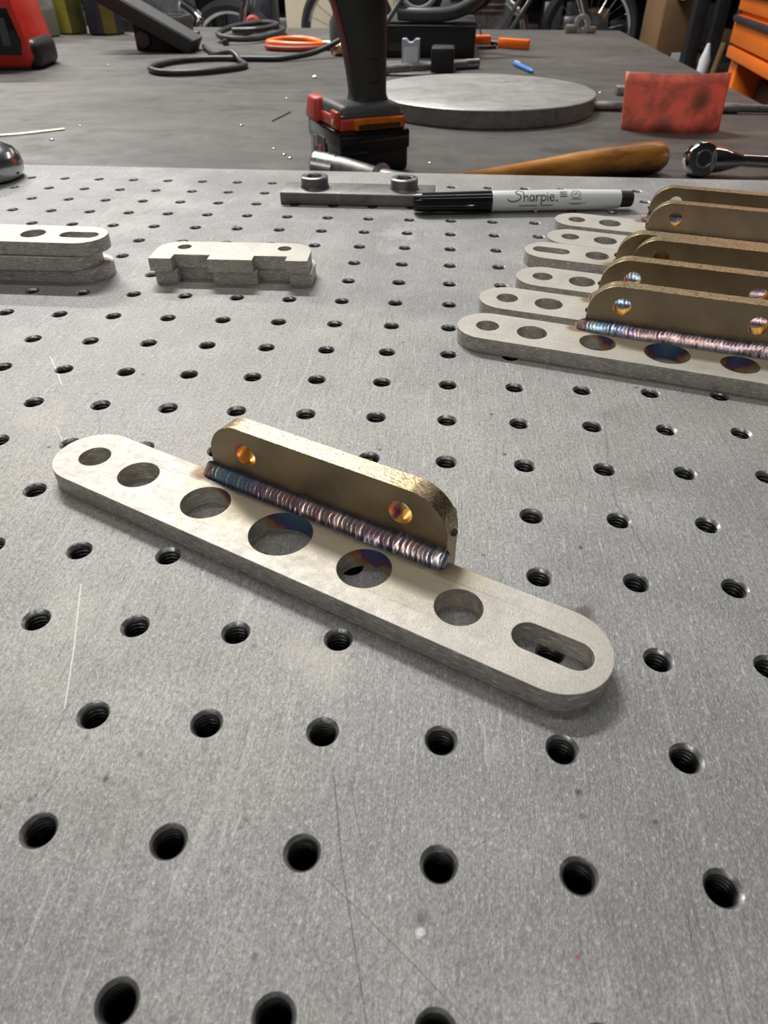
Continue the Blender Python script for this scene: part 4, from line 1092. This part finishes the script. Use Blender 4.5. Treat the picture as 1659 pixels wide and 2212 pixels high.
MB().tube(spline([(-.50, -.13, .45), (-.40, -.15, .35), (-.45, -.17, .20), (-.9, -.18, .16), (-1.35, -.18, .20)], 6), .028, 14).build('exhaust_pipe', 'chrome', mc)
MB().tube(spline([(-.24, 0, .85), (-.40, 0, .55), (-.50, 0, .22), (-.95, 0, .20), (-1.1, 0, .55), (-.40, 0, .80)], 5), .022, 12).build('frame_tube', 'frame', mc)
MB().box((-.95, -.14, .72), (-.38, .14, .95), .07, 3).build('fuel_tank', 'chest_dk', mc)
wheel(mc, -1.45, .290, .285, 20)
# second, darker motorcycle further left
MB().tube([(-.60, -.20, .20), (-.446, -.20, .451), (-.30, -.20, .70)], .011, 12).build('chrome_tube', 'chrome', mc)
MB().tube([(-.55, -.22, .20), (-.392, -.22, .451), (-.24, -.22, .70)], .014, 12).build('chrome_tube', 'chrome', mc)
mc2 = thing('motorcycle', 'dark motorcycle with chrome forks and red tail light beyond the bench, left side', 'motorcycle', (-1.05, 4.2, -.60))
for s in (-.09, .09):
    MB().tube([(-.10, s, .20), (.02, s, .55), (.10, s, .80)], .020, 14).build('fork_leg', 'chrome', mc2)
wheel(mc2, -.10, .26, .26, 20)
MB().box((-.80, -.13, .30), (-.30, .13, .60), .05, 3).build('engine_block', 'engine', mc2)
MB().tube(spline([(-.30, -.13, .50), (-.22, -.16, .44), (-.35, -.17, .36), (-.8, -.17, .34)], 6), .026, 14).build('exhaust_pipe', 'chrome', mc2)
MB().box((-.75, -.13, .68), (-.15, .13, .86), .06, 3).build('fuel_tank', 'chest_dk', mc2)
MB().lathe([(0, 0), (.035, .004), (.04, .02), (.03, .03)], 24, axmat((.06, -.16, .43), (0, -1, 0))).build('tail_light', 'dullred', mc2)
t = thing('paint_stool', 'white plastic stool beyond the bench left of the cream cabinet', 'stool', (-1.08, 4.55, FL))
MB().box((-.14, -.12, .62), (.14, .12, .66), .01).build('seat', 'paper', t)
MB().box((-.15, -.13, .66), (.10, .10, .86), .03).build('dark_cloth', 'navy', t)
for x in (-.12, .12):
    for y in (-.10, .10): MB().tube([(x * 1.15, y * 1.15, 0), (x, y, .63)], [.020, .016], 10).build('leg', 'paper', t)
# a motorcycle at the far left with chrome parts
mc3 = thing('motorcycle', 'motorcycle with bright chrome engine seen between the cans at the left', 'motorcycle', (-2.50, 4.95, -.72))
wheel(mc3, -.62, .29, .285, 20); wheel(mc3, .75, .29, .285, 20)
MB().box((-.30, -.14, .22), (.28, .14, .55), .05, 3).build('engine_block', 'engine', mc3)
for s in (-.12, .12): MB().lathe([(0, 0), (.06, 0), (.075, .02), (.075, .10), (.06, .13), (0, .135)], 24, axmat((s, -.14, .54), (.3 * s, -.3, 1))).build('cylinder_head', 'chrome', mc3)
MB().tube(spline([(.12, -.16, .60), (.22, -.2, .48), (.12, -.22, .34), (-.5, -.22, .30)], 6), .030, 14).build('exhaust_pipe', 'chrome', mc3)
MB().tube(spline([(-.02, -.16, .62), (.08, -.2, .50), (.0, -.22, .40), (-.5, -.22, .38)], 6), .026, 14).build('exhaust_pipe', 'chrome', mc3)
MB().box((-.35, -.13, .70), (.30, .13, .90), .06, 3).build('fuel_tank', 'chest_dk', mc3)
# dark shelving along the back wall
for k, (x, lab) in enumerate([(-3.6, 'tall dark shelving unit along the back wall, far left'), (-1.3, 'tall dark shelving unit along the back wall, left of centre'), (1.0, 'tall dark shelving unit along the back wall, behind the spoked wheel'), (3.3, 'tall dark shelving unit along the back wall, behind the tool chest')]):
    t = thing('shelving_unit', lab, 'shelving', (x, 8.5, FL), 0, 'shelving along the back wall')
    for sx in (-1.0, 1.0):
        for sy in (-.28, .28): MB().box((sx - .03, sy - .03, 0), (sx + .03, sy + .03, 2.2), .004).build('upright', 'frame', t)
    for z in (.25, .75, 1.25, 1.75): MB().box((-1.0, -.30, z), (1.0, .30, z + .04), .004).build('shelf_board', 'frame', t)
    MB().box((-1.0, .27, 0), (1.0, .29, 2.2), .002).build('back_panel', 'frame', t)
    r = random.Random(k)
    for z in (.0, .29, .79, 1.29):
        x_ = -.92
        while x_ < .70:
            w_ = .14 + .08 * r.random(); h_ = .12 + .22 * r.random()
            MB().box((x_, -.25, z), (x_ + w_, .15, z + h_), .01).build('bin', r.choice(['navy', 'dkgrey', 'card', 'frame', 'chest_dk', 'engine']), t); x_ += w_ + .03
